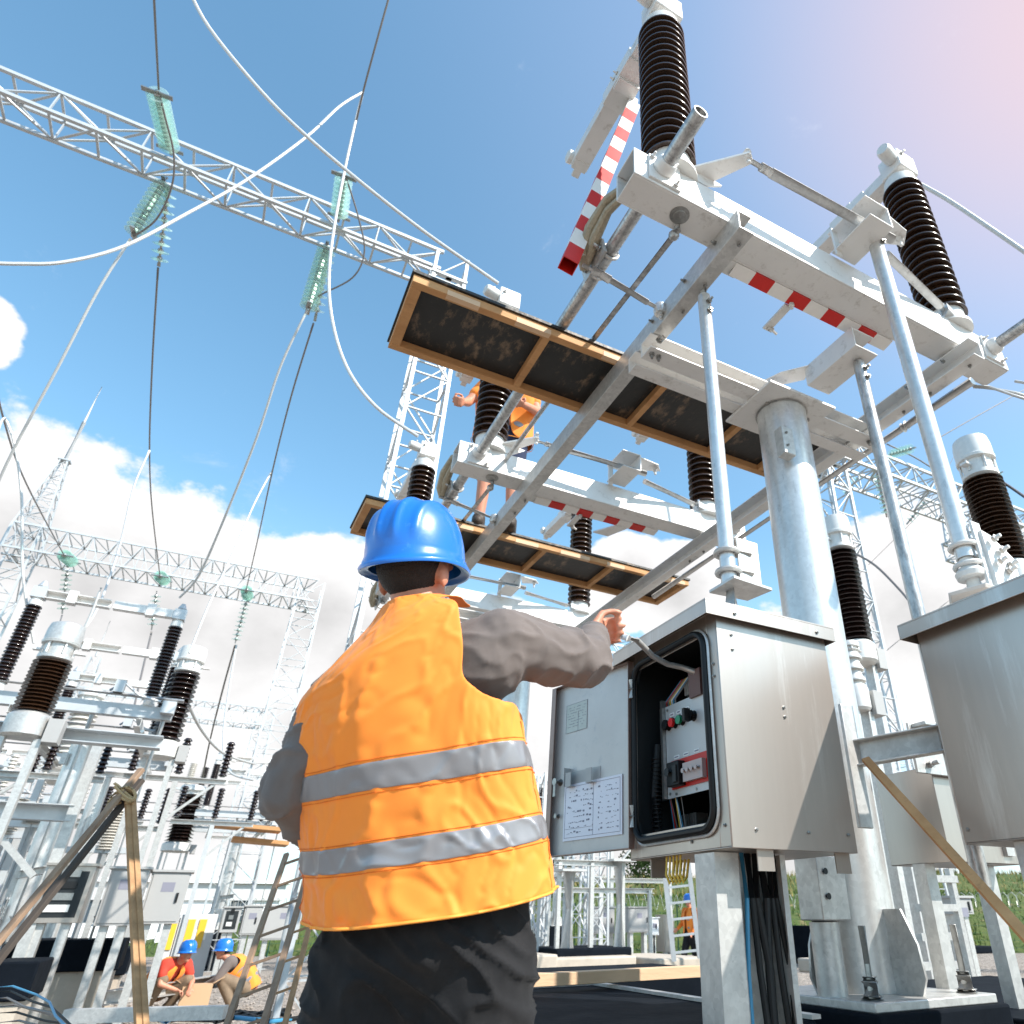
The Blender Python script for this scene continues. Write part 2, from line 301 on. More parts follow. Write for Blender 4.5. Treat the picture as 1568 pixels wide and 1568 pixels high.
# ================================================================ SWITCHGEAR BAY (the near one; the others are copies)
def shed_profile(z0, z1, core, rad, n, alt=0):
    p = [(core, z0)]; s = (z1-z0)/n
    for k in range(n):
        z = z0+s*k; r = rad*(1-(alt if k % 2 else 0))
        p += [(core, z+s*.46), (r*.965, z+s*.28), (r*.99, z+s*.30), (r, z+s*.40), (r*.985, z+s*.47), (core*1.12, z+s*.86)]
    return p+[(core, z1)]
def insulator(par, x, y, z0, z1, rad=.128, n=20, head=True, m_=None, nn=32, name='insulator'):
    o = M().lathe(shed_profile(z0+.10, z1, rad*.70, rad, n), (x, y, 0), n=nn).build(name, m_ or porc, par, ang=50)
    b = M(); b.lathe([(rad*1.0, 0), (rad*1.0, .02), (rad*.78, .03), (rad*.82, .12)], (x, y, z0), n=nn)
    for k in range(4): b.bolt((x+math.cos(k*math.pi/2+.8)*rad*.9, y+math.sin(k*math.pi/2+.8)*rad*.9, z0+.02), (0, 0, 1), .014, .012, .012)
    b.build('base_flange', cement, o)
    c = M(); c.lathe([(rad*.80, 0), (rad*.84, .03), (rad*.80, .10), (rad*.62, .105), (rad*.62, .14)], (x, y, z1-.03), n=nn); c.build('top_cap', cement, o)
    return o
PX0, PX1 = .90, 3.40; IX1, IX2 = 1.13, 3.04
def make_pole(y, label, grp, near=False, blade_up=True):
    """one switch pole: beam, two insulators, arms, earthing blades, link rods"""
    t = thing('disconnector_pole', label, 'disconnector', (2.15, y+.08, 3.62), grp)
    b = M(); y0, y1, z0, z1 = y, y+.16, 3.62, 3.80; th = .008
    # hollow square beam with open ends
    b.box(PX0, PX1, y0, y0+th, z0, z1).box(PX0, PX1, y1-th, y1, z0, z1).box(PX0, PX1, y0+th, y1-th, z0, z0+th).box(PX0, PX1, y0+th, y1-th, z1-th, z1)
    beam = b.build('beam', alu, t, bevel=.004)
    h = M(); h.lathe([(.0, 0), (.045, 0), (.045, .004), (.03, .006), (.028, .012), (.012, .012), (0.001, .016)], (PX0+.28, y+.08, z0), (0, 0, -1), 24); h.lathe([(.0, 0), (.045, 0), (.045, .004), (.02, .01), (.001, .016)], (PX1-.32, y+.08, z0), (0, 0, -1), 24)
    h.build('hole_cover', bolt_m, beam)
    for ix in (IX1, IX2):
        q = insulator(t, ix, y+.07, 3.80, 5.12)
        hd = M(); hd.box(ix-.09, ix+.09, y-.03, y+.13, 5.23, 5.41); hd.build('terminal_head', alu, q, bevel=.01)
        e = M(); e.lathe([(.045, 0), (.05, .03), (.05, .10), (.04, .12)], (ix-.09, y+.02, 5.33), (-1, -.2, 0), 16); e.bolt((ix-.13, y+.02, 5.39), (0, 0, 1), .016); e.bolt((ix-.05, y-.03, 5.36), (0, -1, 0), .016, .012, .02); e.build('terminal_clamp', cement, q)
        # main contact arm, pointing away in open position
        a = M(); a.chan((ix, y+.10, 5.31), (ix-.02, y+1.08, 5.31), .115, .09, .010, up=(0, 0, 1)); a.chan((ix+.0, y+.3, 5.31), (ix-.01, y+.62, 5.31), .14, .112, .01, up=(0, 0, 1))
        arm = a.build('contact_arm', alu, t, bevel=.002)
        f = M(); f.box(ix-.07, ix+.03, y+1.02, y+1.09, 5.255, 5.365); f.lathe([(.03, 0), (.045, .01), (.045, .04), (.03, .05)], (ix-.065, y+1.07, 5.33), (-1, 0, 0), 12); f.bar((ix-.02, y+1.09, 5.27), (ix-.02, y+1.14, 5.26), .05, .03); f.build('contact_finger', cement, arm)
        f = M(); f.box(ix-.07, ix+.07, y+.42, y+.50, 5.235, 5.385)
        for yy in (.44, .48): f.bolt((ix-.07, y+yy, 5.31), (-1, 0, 0), .013); f.bolt((ix+.02, y+yy, 5.385), (0, 0, 1), .013)
        for yy in (.14, .19, .24): f.bolt((ix-.03, y+yy, 5.35), (-.3, 0, 1), .013, .012, .02)
        f.build('arm_clamp', alu, arm, bevel=.003)
    # crank plates and link rods running along the beam
    l = M(); l.slab([(IX1+.02, y+.05, 3.875), (IX1+.26, y-.19, 3.875), (IX1+.30, y-.15, 3.875), (IX1+.14, y+.1, 3.875)], (0, 0, .012)); l.bolt((IX1+.27, y-.17, 3.885), (0, 0, 1), .02, .03, .02); l.bolt((IX1+.27, y-.17, 3.875), (0, 0, -1), .02, .02, .02)
    l.slab([(IX1+.02, y-.0, 3.9), (IX1+.25, y-.0, 3.875), (IX1+.16, y-.0, 3.81), (IX1+.05, y-.0, 3.80)], (0, .01, 0))
    l.build('crank_plate', alu, t)
    r = M(); ya = y-.17; r.cyl((IX1+.27, ya, 3.86), (IX1+.36, ya, 3.86), .012, n=10); r.cyl((IX1+.34, ya, 3.86), (IX1+.40, ya, 3.86), .021, n=12); r.cyl((IX1+.40, ya, 3.86), (2.30, ya-.02, 3.86), .024, n=14); r.build('link_rod', galvp, t)
    r = M(); r.cyl((2.33, ya+.05, 3.84), (2.86, y-.02, 3.84), .022, n=14); r.cyl((2.86, y-.02, 3.84), (2.93, y-.0, 3.86), .012, n=10); r.bolt((2.93, y, 3.84), (0, 0, 1), .022, .05, .02); r.slab([(2.90, y-.04, 3.82), (3.02, y-.02, 3.81), (3.06, y+.02, 3.81), (2.94, y+.04, 3.82)], (0, 0, .05)); r.build('link_rod', galvp, t)
    # bracket carrying the drive shaft, on the near side of the beam
    k = M(); k.chan((2.14, y-.0, 3.89), (2.14, y-.26, 3.89), .16, .15, .008, up=(0, 0, 1)); k.slab([(2.22, y-.24, 3.955), (2.40, y-.22, 3.955), (2.46, y-.15, 3.955), (2.30, y-.08, 3.955)], (0, 0, .01)); k.bolt((2.40, y-.17, 3.955), (0, 0, -1), .02, .03, .03); k.bolt((2.10, y-.02, 3.86), (0, -1, 0), .014)
    k.slab([(2.06, y-.02, 3.98), (2.10, y-.02, 3.98), (2.10, y-.02, 3.78), (2.06, y-.02, 3.78)], (0, -.012, 0)); k.build('shaft_bracket', alu, t, bevel=.003)
    # earthing blades
    def blade(p0, p1, nseg, wd, first=True):
        p0 = Vector(p0); p1 = Vector(p1); bb = M(); a_, b_, d_ = frame(p1-p0, (0, -1, .2)); L_ = (p1-p0).length
        for i in range(nseg):
            bb.mi(1 if (i % 2 == 0) == first and i < nseg-1 else 0); q0 = p0+d_*L_*i/nseg; q1 = p0+d_*L_*(i+1)/nseg
            for sg in (-1, 1):
                bb.bar(q0+a_*sg*(wd/2-.002), q1+a_*sg*(wd/2-.002), .004, wd, up=b_); bb.bar(q0+b_*sg*(wd/2-.002), q1+b_*sg*(wd/2-.002), wd-.008, .004, up=b_)
        return bb.build('earthing_blade', [white_p, red_p], t, smooth=False)
    if blade_up and near:
        bl = blade((.845, y+.53, 3.56), (1.21, y+.53, 5.22), 14, .078)
        f = M(); f.bar((.90, y+.56, 3.70), (1.0, y+.56, 3.725), .05, .02); f.bar((1.21, y+.54, 5.2), (1.22, y+.53, 5.30), .05, .04)
        for kk in range(5): f.bolt((.945+kk*.007, y+.53, 3.84+kk*.035), (1, -.3, 0), .017, .016, .016)
        f.build('blade_contact', cement, bl)
    b2 = blade((1.56, y+.20, 3.64), (2.62, y+.20, 3.64), 9, .07, False)
    f = M(); f.box(1.46, 1.60, y+.16, y+.24, 3.612, 3.675)
    for kk in range(4): f.bolt((1.49+kk*.028, y+.16, 3.64), (0, -1, 0), .011, .012, .015)
    f.bar((1.95, y+.24, 3.61), (1.95, y+.42, 3.60), .045, .012); f.bolt((1.95, y+.40, 3.60), (1, 0, -.5), .016, .03, .03); f.bolt((1.95, y+.22, 3.60), (0, 0, -1), .016); f.build('blade_contact', cement, b2)
    if not near:
        c = M(); c.slab([(2.20, y+.5, 3.66), (2.34, y+.5, 3.66), (2.36, y+.22, 3.60), (2.26, y+.22, 3.60)], (0, 0, -.012)); c.build('mounting_plate', alu, t)
    return t
GP = 'switch poles on their steel frames'
poles = [make_pole(1.50, 'nearest big switch pole, white square beam with two brown ribbed insulators right overhead', GP, True),
         make_pole(3.93, 'middle switch pole behind the upper plank, white beam crossing left of the big pipe column', GP),
         make_pole(6.36, 'farthest of the three overhead switch poles, mostly hidden behind the raised grey sleeve', GP)]
# ---- support frame
fr = thing('steel_support_frame', 'thick galvanised pipe column with channels on top carrying the overhead switch poles', 'support frame', (2.29, 2.235, .68), 'pipe column frames under the switches')
CXc, CYc = 2.29, 2.235
c = M(); c.pipe((CXc, CYc, .68), (CXc, CYc, 3.38), .1365, .128, 40); c.build('column', galvp, fr)
c = M(); c.lathe([(.139, 0), (.146, .004), (.139, .012)], (CXc, CYc, 3.37), n=40); c.build('weld_seam', bolt_m, fr)
c = M(); c.box(CXc-.235, CXc+.235, CYc-.19, CYc+.21, 3.38, 3.396); c.build('head_plate', alu, fr, bevel=.002)
c = M(); c.box(CXc-.30, CXc+.30, CYc-.31, CYc+.31, .652, .68); bp = c.build('base_plate', galv, fr, bevel=.004)
c = M()
for sx, sy in ((-1, 0), (1, 0), (0, -1), (0, 1)):
    q = [(.13, 0), (.25, 0), (.275, .05), (.265, .15), (.215, .26), (.13, .26)]
    c.slab([(CXc+sx*r_+(-.005 if sy else 0), CYc+sy*r_+(-.005 if sx else 0), .68+z_) for r_, z_ in q], (.01 if sy else 0, .01 if sx else 0, 0))
c.build('gusset', galv, fr)
for sx, sy in ((-1, -1), (1, -1), (-1, 1), (1, 1)):
    c = M(); px_, py_ = CXc+sx*.235, CYc+sy*.24; c.cyl((px_, py_, .67), (px_, py_, .89), .013, n=12); c.cyl((px_, py_, .682), (px_, py_, .692), .038, n=20); c.cyl((px_, py_, .692), (px_, py_, .732), .030, n=6); c.cyl((px_, py_, .732), (px_, py_, .745), .026, n=6); c.build('anchor_bolt', bolt_m, bp, bevel=.002)
def Cchan(x, side, y0=1.43, y1=6.75, w=.08, z0=3.50):
    c = M(); c.chan((x, y0, z0+.06), (x, y1, z0+.06), w, .12, .008, side=side); o = c.build('top_channel', alu if side < 0 else galv, fr, bevel=.002)
    k = M(); y = y0+.04
    for y in (y0+.07, y0+.33, y0+.52, y0+.95, 4.0, 4.2, 6.4): k.bolt((x+.01, y, z0), (0, 0, -1), .011, .01, .01)
    for y in (1.6, 1.85, 2.15): k.bolt((x-w/2 if side > 0 else x-w/2, y, z0+.08), (-1, 0, 0), .012, .01, .015)
    k.build('bolt', bolt_m, o); return o
Cchan(1.427, 1); Cchan(2.985, -1, z0=3.48, w=.09)
c = M(); c.chan((1.37, 2.20, 3.448), (3.05, 2.20, 3.448), .10, .10, .008, up=(0, 0, 1)); c.chan((1.37, 2.34, 3.448), (3.05, 2.34, 3.448), .08, .10, .008, up=(0, 0, 1)); o = c.build('cross_channel', alu, fr, bevel=.002)
c = M(); 
for x in (1.40, 1.44, 2.15, 2.45, 2.94): c.bolt((x, 2.19, 3.398), (0, 0, -1), .015, .014, .02)
c.bolt((1.42, 2.15, 3.46), (0, -1, 0), .02, .018, .02); c.build('bolt', bolt_m, o)
c = M(); c.chan((1.37, 6.2, 3.448), (3.05, 6.2, 3.448), .10, .10, .008, up=(0, 0, 1)); c.build('cross_channel', alu, fr)
c = M(); c.pipe((CXc, 6.2, 0.3), (CXc, 6.2, 3.398), .1365, .128, 28); c.build('column', galvp, fr)
c = M(); c.box(CXc-.175, CXc-.10, CYc-.16, CYc-.10, 2.96, 3.13); o = c.build('side_plate', galv, fr, bevel=.003)
c = M(); c.bolt((CXc-.15, CYc-.16, 3.09), (0, -1, 0), .008, .006, .006); c.bolt((CXc-.15, CYc-.16, 3.01), (0, -1, 0), .008, .006, .006); c.build('bolt', bolt_m, o)
c = M(); c.pipe((2.05, 2.17, .68), (2.05, 2.17, .90), .052, .046, 24); c.cyl((2.05, 2.17, .90), (2.05, 2.17, .905), .055, n=24); o = c.build('cable_pipe', galv, fr)
c = M(); c.box(1.985, 2.12, 2.10, 2.22, .905, 1.11); o = c.build('cable_duct', galv, fr, bevel=.004)
c = M(); 
for z in (.98, 1.06): c.cyl((2.02, 2.094, z), (2.02, 2.101, z), .011, n=12)
c.build('duct_hole', black_in, o)
# arm from the column to the cabinet on the right
c = M(); c.chan((2.17, 2.02, 1.47), (2.50, 1.62, 1.52), .05, .10, .008, up=(0, 0, 1)); c.bar((2.16, 2.0, 1.20), (2.16, 2.0, 1.66), .016, .07, up=(1, 0, 0)); o = c.build('cabinet_arm', galv, fr, bevel=.003)
c = M(); c.bar((2.50, 1.60, 1.36), (2.50, 1.60, 1.72), .07, .016, up=(0, 1, 0))
for z in (1.40, 1.68): c.bolt((2.47, 1.59, z), (-1, -.3, 0), .018, .02, .03); c.bolt((2.50, 1.59, z), (.2, -1, 0), .02, .03, .01)
c.build('arm_plate', galv, o)
# conduit and spare cable loop on the right channel
c = M(); c.tube([(3.07, 1.55, 3.44), (3.07, 4.9, 3.44)], .024, 12); c.cyl((3.07, 2.0, 3.44), (3.07, 2.03, 3.44), .032, n=14); c.build('conduit', galvp, fr)
c = M()
for dd in (0, .03): c.tube([(3.09+dd, 1.58, 3.44), (3.12+dd, 1.50, 3.38), (3.16+dd, 1.42, 3.28+dd), (3.22+dd, 1.38, 3.24+dd), (3.30, 1.36, 3.28), (3.34, 1.38, 3.40), (3.33, 1.46, 3.48)], .008, 8)
c.build('cable_loop', wire_l, fr)
# ---- drive shafts through the three poles
sh = thing('drive_shaft', 'long grey pipe shaft through the left ends of the overhead beams', 'shaft', (1.04, 4, 3.7), 'pipe shafts of the overhead switches')
c = M(); c.pipe((1.04, 1.20, 3.725), (1.04, 6.9, 3.725), .034, .027, 24); s0 = c.build('pipe', galvrod, sh)
for y in (1.50, 3.93, 6.36):
    k = M(); k.box(.97, 1.13, y-.012, y-.0, 3.635, 3.795); k.lathe([(.05, 0), (.05, .03), (.04, .05)], (1.04, y-.012, 3.725), (0, -1, 0), 20); k.bolt((.985, y-.012, 3.77), (0, -1, 0), .013); k.bolt((1.10, y-.012, 3.65), (0, -1, 0), .013); k.bolt((1.10, y-.012, 3.77), (0, -1, 0), .013); k.build('bearing_flange', alu, sh, bevel=.003)
    k = M(); yy = y+.56
    for d in (-.08, .06): k.tube([(1.04+math.cos(a)*.045, yy+d, 3.725+math.sin(a)*.045) for a in [i*math.pi/8 for i in range(17)]], .009, 8)
    k.slab([(.985, yy-.12, 3.74), (.985, yy+.10, 3.74), (1.005, yy+.10, 3.66), (1.005, yy-.12, 3.66)], (-.012, 0, 0))
    for d in (-.09, .06): k.bolt((.98, yy+d, 3.70), (-1, 0, .5), .017, .016, .02)
    k.build('shaft_clamp', galv, sh)
    k = M(); P0 = V(1.02, y+.30, 3.80)
    k.tube([(1.0, y+.08, 3.72), (.97, y+.2, 3.83), (.94, y+.32, 3.86), (.925, y+.46, 3.80), (.935, y+.56, 3.72), (.96, y+.60, 3.67)], [.012, .018, .024, .034, .032, .02], 10)
    k.tube([(1.0, y+.11, 3.72), (.98, y+.22, 3.80), (.955, y+.34, 3.81), (.95, y+.46, 3.75), (.96, y+.58, 3.68)], [.012, .018, .022, .028, .018], 10)
    k.build('braided_strap', braid, sh)
c = M()
for a, b in ((1.66, 3.93), (4.09, 6.36)):
    c.ball((1.20, a, 3.585), .026, 10); c.tube([(1.20, a-.01, 3.585), (1.235, a+.86, 3.715), (1.24, b, 3.74)], .015, 12)
    c.bolt((1.20, a-.03, 3.63), (0, 0, -1), .016, .05, .005)
c.build('tie_rod', galvrod, sh)
for y in (1.50, 3.93):
    c = M(); c.cyl((.93, y+.55, 3.64), (1.0, y+.55, 3.63), .011, n=8); c.cyl((.98, y+.55, 3.635), (1.08, y+.55, 3.62), .022, n=12); c.cyl((1.08, y+.55, 3.62), (1.30, y+.56, 3.59), .016, n=12); c.cyl((1.30, y+.56, 3.59), (1.37, y+.56, 3.58), .011, n=10)
    c.lathe([(.03, 0), (.035, .02), (.03, .06)], (1.375, y+.56, 3.545), (0, 0, 1), 16); c.bolt((1.375, y+.56, 3.545), (0, 0, -1), .018); c.build('cross_link', galvp, sh)
sh2 = thing('drive_shaft', 'pipe shaft at the right end of the nearest overhead beam, running out of the photo', 'shaft', (3.3, 4, 3.7), 'pipe shafts of the overhead switches')
c = M(); c.pipe((3.27, .7, 3.725), (3.27, 6.9, 3.725), .034, .027, 24); c.build('pipe', galvrod, sh2)
for y in (1.50, 3.93, 6.36):
    k = M(); k.box(3.20, 3.36, y-.012, y-.0, 3.635, 3.795); k.lathe([(.05, 0), (.05, .03), (.04, .05)], (3.27, y-.012, 3.725), (0, -1, 0), 20); k.bolt((3.215, y-.012, 3.77), (0, -1, 0), .013); k.bolt((3.33, y-.012, 3.65), (0, -1, 0), .013); k.build('bearing_flange', alu, sh2, bevel=.003)
# ---- vertical operating rods
def orod(x, y, z0, z1, r, label, clampz=None, m_=galvrod, sgn=1):
    t = thing('operating_rod', label, 'operating rod', (x, y, z0), 'vertical operating rods beside the column')
    c = M(); c.pipe((x, y, z0), (x, y, z1), r, r*.8, 26); o = c.build('tube', m_, t)
    k = M(); k.cyl((x, y, z1-.02), (x, y, z1+.05), r*.7, n=16); k.bolt((x, y-r, z1-.06), (0, -1, 0), .014, .012, .02); k.bolt((x, y-r, z1-.12), (0, -1, 0), .014, .012, .008); k.build('top_pin', bolt_m, t)
    if clampz:
        k = M()
        for z in clampz: k.tube([(x+math.cos(a)*(r+.012), y+math.sin(a)*(r+.012), z) for a in [i*math.pi/10 for i in range(21)]], .010, 8); k.cyl((x+r*.5, y-r*.9, z), (x+r*.9+.06, y-r*1.1, z), .009, n=10)
        k.build('u_bolt', galv, t)
        k = M(); z = clampz[0]; k.box(x+r*.9, x+r*.9+.10, y-r*.4-.02, y-r*.4-.012, z-.06, clampz[1]+.06); k.slab([(x-.05, y-.09, z-.07), (x+.14, y-.07, z-.07), (x+.12, y+.05, z-.07), (x-.05, y+.06, z-.07)], (0, 0, .012)); k.cyl((x, y, z-.14), (x, y, z), r*.82, n=20); k.build('clamp_plate', galv, t, bevel=.002)
    return t
orod(1.455, 1.80, 1.96, 3.46, .030, 'slim worn rod rising from the open cabinet roof to the left channel', (2.01, 2.09), galvp)
t = orod(2.23, 1.36, 2.06, 3.93, .036, 'thickest bright rod, in front of the white beam, clamped above the right-hand cabinet', None, galvp)
k = M(); x, y = 2.23, 1.36
k.bar((x+.03, y-.05, 1.93), (x+.03, y-.05, 2.20), .05, .012, up=(0, 1, 0)); k.lathe([(.05, 0), (.055, .02), (.04, .04)], (x, y, 1.98), n=20); k.lathe([(.10, 0), (.11, .012), (.05, .02)], (x-.01, y, 1.90), n=5)
for z in (2.03, 2.11): k.tube([(x+math.cos(a)*.046, y+math.sin(a)*.046, z) for a in [i*math.pi/10 for i in range(21)]], .010, 8)
k.slab([(x+.03, y-.07, 1.93), (x+.15, y-.09, 1.93), (x+.15, y-.09, 2.06), (x+.08, y-.07, 2.15), (x+.03, y-.07, 2.16)], (0, .02, 0))
for a, b in ((.06, 2.12), (.09, 2.08), (.12, 2.03), (.10, 2.0), (.13, 1.97), (.06, 2.03)): k.bolt((x+a, y-.085, b), (0, -1, .1), .016, .014, .02)
k.cyl((x, y, 1.80), (x, y, 2.06), .028, n=20); k.build('clamp', cement, t, bevel=.002)
t = orod(2.40, 1.74, 1.0, 3.42, .030, 'slim stained rod between the big column and the bright rod, hanging under the beam')
k = M(); k.chan((2.38, 1.66, 3.50), (2.38, 2.02, 3.50), .16, .13, .008, up=(0, 0, 1)); k.slab([(2.30, 1.98, 3.55), (2.20, 2.10, 3.55), (2.16, 2.20, 3.55), (2.24, 2.22, 3.55), (2.36, 2.08, 3.55)], (0, 0, .008)); k.bolt((2.2, 2.16, 3.55), (0, 0, -1), .016); k.build('hanger_box', alu, t, bevel=.003)
# ================================================================ CABINETS
def cabinet(x0, x1, y0, y1, z0, z1, label, open_dir=None, parent_mat=stainless, detail=False, name='control_cabinet', group='metal control cabinets'):
    """open side faces -X; plain side faces -Y"""
    t = thing(name, label, 'cabinet', ((x0+x1)/2, (y0+y1)/2, z0), group); th = .004; fy0, fy1 = y0+.055, y1-.05
    b = M(); b.box(x0, x1, y0, y0+th, z0, z1).box(x0, x1, y1-th, y1, z0, z1).box(x1-th, x1, y0+th, y1-th, z0, z1).box(x0, x1, y0+th, y1-th, z1-th, z1).box(x0, x1, y0+th, y1-th, z0, z0+th)
    if open_dir:
        b.box(x0, x0+th, y0+th, fy0, z0+th, z1-th).box(x0, x0+th, fy1, y1-th, z0+th, z1-th).box(x0, x0+th, fy0, fy1, z0+th, z0+.075).box(x0, x0+th, fy0, fy1, z1-.07, z1-th)
    else: b.box(x0, x0+th, y0+th, y1-th, z0+th, z1-th)
    body = b.build('housing', parent_mat, t, bevel=.0015)
    o = .028; b = M(); b.box(x0-o-.03, x1+o, y0-o, y1+o, z1+.012, z1+.018)
    b.box(x0-o-.03, x1+o, y0-o, y0-o+.003, z1-.035, z1+.012).box(x0-o-.03, x1+o, y1+o-.003, y1+o, z1-.035, z1+.012).box(x0-o-.03, x0-o-.027, y0-o+.003, y1+o-.003, z1-.035, z1+.012).box(x1+o-.003, x1+o, y0-o+.003, y1+o-.003, z1-.035, z1+.012)
    rf = b.build('rain_hood', parent_mat, t, bevel=.001)
    b = M()
    for x in (x0+.06, x1-.06): b.bolt((x, y0-o, z1-.015), (0, -1, 0), .007, .004, .004)
    for x, z in ((x0+.09, z0+.05), (x0+.29, z0+.05), (x1-.03, z0+.05), (x0+.25, z0+.42), (x0+.25, z0+.39), (x0+.06, z1-.08), (x0+.06, z1-.13)): b.bolt((x, y0, z), (0, -1, 0), .006, .003, .004)
    for y, z in ((y0+.03, z1-.18), (y0+.03, z1-.22), (y0+.03, z0+.06), (y0+.2, z0+.03), (y1-.02, z0+.04)): b.bolt((x0, y, z), (-1, 0, 0), .006, .003, .004)
    b.build('bolt', bolt_m, body)
    return t, body
def door(t, hinge, ang, w, z0, z1, m_=door_m, m2=copperish, papers=True):
    """door hinged at a vertical line, leaf direction given by ang (radians, in XY)"""
    hx, hy = hinge; d = V(math.cos(ang), math.sin(ang), 0); nrm = V(-d.y, d.x, 0)     # nrm is the inner face normal
    H = V(hx, hy, 0)
    def pt(s, dn, z): return H+d*s+nrm*dn+V(0, 0, z)
    def sl(s0, s1, a0, a1, zz0, zz1): return [pt(s0, a0, zz0), pt(s1, a0, zz0), pt(s1, a0, zz1), pt(s0, a0, zz1)], nrm*(a1-a0)
    b = M(); b.slab(*sl(0, w, 0, .003, z0, z1)); leaf = b.build('door', m_, t)
    b = M(); b.slab(*sl(0, w, .003, .028, z0, z0+.003)); b.slab(*sl(0, w, .003, .028, z1-.003, z1)); b.slab(*sl(w-.003, w, .003, .028, z0+.003, z1-.003)); b.slab(*sl(0, .003, .003, .028, z0+.003, z1-.003)); b.slab(*sl(w-.028, w-.003, .025, .028, z0+.003, z1-.003))
    b.build('door_rim', m2, leaf)
    b = M()
    for z in (z0+.10, z1-.11): b.cyl(pt(-.008, .02, z-.035), pt(-.008, .02, z+.035), .009, n=12); b.cyl(pt(-.008, .02, z-.002), pt(-.008, .02, z+.002), .010, n=12)
    b.build('hinge', galv, leaf)
    b = M()
    zc = z0+(z1-z0)*.41; b.cyl(pt(w-.055, .003, zc), pt(w-.055, .035, zc), .014, n=16); b.slab(*sl(w-.062, w-.048, .03, .034, zc-.055, zc)); b.build('latch', bolt_m, leaf)
    b = M(); zc2 = z0+(z1-z0)*.22; b.cyl(pt(w-.05, .003, zc2), pt(w-.05, .02, zc2), .009, n=14); b.build('lock', bolt_m, leaf)
    if papers:
        b = M(); zc = z0+(z1-z0)*.40
        b.slab(*sl(w-.31, w-.12, .003, .005, zc-.02, zc+.035)); b.slab(*sl(w-.12, w-.118, .003, .035, zc-.02, zc+.05))
        for s in (w-.29, w-.16): b.slab(*sl(s, s+.035, .03, .032, zc-.02, zc+.03)); b.slab(*sl(s, s+.035, .005, .032, zc-.022, zc-.02))
        b.build('document_holder', grey_paint, leaf)
        b = M(); q = sl(.06, w-.09, .006, .0075, z0+.05, z0+.25); b.slab(*q); pp = b.build('document', paper, leaf)
        b = M(); random.seed(3)
        def line(s0, s1, zz, hh, a=.0078): b.slab(*sl(s0, s1, a, a+.0006, zz, zz+hh))
        W0, W1, Z0, Z1 = .07, w-.10, z0+.06, z0+.24
        for zz in (Z0, Z1): line(W0, W1, zz, .0012)
        for s in (W0, W1): line(s, s+.0012, Z0, Z1-Z0)
        line((W0+W1)/2-.01, (W0+W1)/2-.009, Z0, Z1-Z0); line((W0+W1)/2-.01, W1, Z0+.03, .001)
        for i in range(9):
            for (a0, a1) in ((W0+.01, W0+.085), (W0+.10, W0+.13), (W0+.155, W1-.012)):
                zz = Z0+.014+i*.018; s = a0
                while s < a1-.006:
                    l_ = random.uniform(.003, .012)
                    if random.random() < .6: line(s, min(a1, s+l_), zz+random.uniform(-.002, .004), random.choice((.0015, .0015, .003, .006)))
                    s += l_+random.uniform(.002, .006)
        b.build('printed_diagram', ink, pp, one=True)
        b = M(); q0, q1, qz0, qz1 = w-.22, w-.08, z1-.20, z1-.085; b.slab(*sl(q0, q1, .0035, .0045, qz0, qz1)); nm = b.build('instruction_plate', mat('instruction_plate_metal', (.46, .47, .43), .4, .3, .1, 20), leaf)
        b = M()
        for s0_, s1_, zz0, hh in ((q0, q1, qz0, .001), (q0, q1, qz1-.001, .001), (q0, q0+.001, qz0, qz1-qz0), (q1-.001, q1, qz0, qz1-qz0), ((q0+q1)/2-.012, (q0+q1)/2-.011, qz0, .08)): line(s0_, s1_, zz0, hh, .0047)
        for i in range(8):
            s = q0+.008
            while s < q1-.012:
                l_ = random.uniform(.004, .014)
                if random.random() < .7: line(s, min(q1-.008, s+l_), qz1-.016-i*.011, .0016, .0047)
                s += l_+.003
        b.build('printed_text', ink, nm, one=True)
    return leaf
X0, X1, Y0, Y1, Z0, Z1 = 1.303, 1.785, 1.70, 2.275, 1.085, 1.80
cab, body = cabinet(X0, X1, Y0, Y1, Z0, Z1, 'open stainless control cabinet with push buttons inside, the nearest worker reaching into it', True, detail=True)
door(cab, (X0-.006, 2.232), math.atan2(.50, -.10), .50, 1.118, 1.770)
# rubber gasket and the dark inside
def rrect(y0, y1, z0, z1, r, k=6):
    p = []
    for cy, cz, a0 in ((y1-r, z1-r, 0), (y0+r, z1-r, 90), (y0+r, z0+r, 180), (y1-r, z0+r, 270)):
        for i in range(k+1): a = R(a0+90*i/k); p.append((cy+math.cos(a)*r, cz+math.sin(a)*r))
    return p
oy0, oy1, oz0, oz1 = Y0+.062, Y1-.052, Z0+.055, Z1-.055
g = M(); pr_ = rrect(oy0, oy1, oz0, oz1, .06); g.tube([(X0-.012, a, b) for a, b in pr_]+[(X0-.012, *pr_[0]), (X0-.012, *pr_[1])], .011, 10, cap=False); g.build('gasket', black_rub, body)
g = M(); pr2 = rrect(oy0-.016, oy1+.012, oz0-.016, oz1+.012, .07); g.tube([(X0-.006, a, b) for a, b in pr2]+[(X0-.006, *pr2[0]), (X0-.006, *pr2[1])], .005, 8, cap=False); g.build('opening_lip', galv, body)
inn = M(); inn.box(X0+.02, X1-.01, Y0+.010, Y0+.014, Z0+.02, Z1-.02).box(X0+.02, X1-.01, Y1-.014, Y1-.010, Z0+.02, Z1-.02).box(X1-.02, X1-.012, Y0+.016, Y1-.016, Z0+.02, Z1-.02).box(X0+.02, X1-.02, Y0+.016, Y1-.016, Z1-.02, Z1-.012).box(X0+.02, X1-.02, Y0+.016, Y1-.016, Z0+.012, Z0+.02)
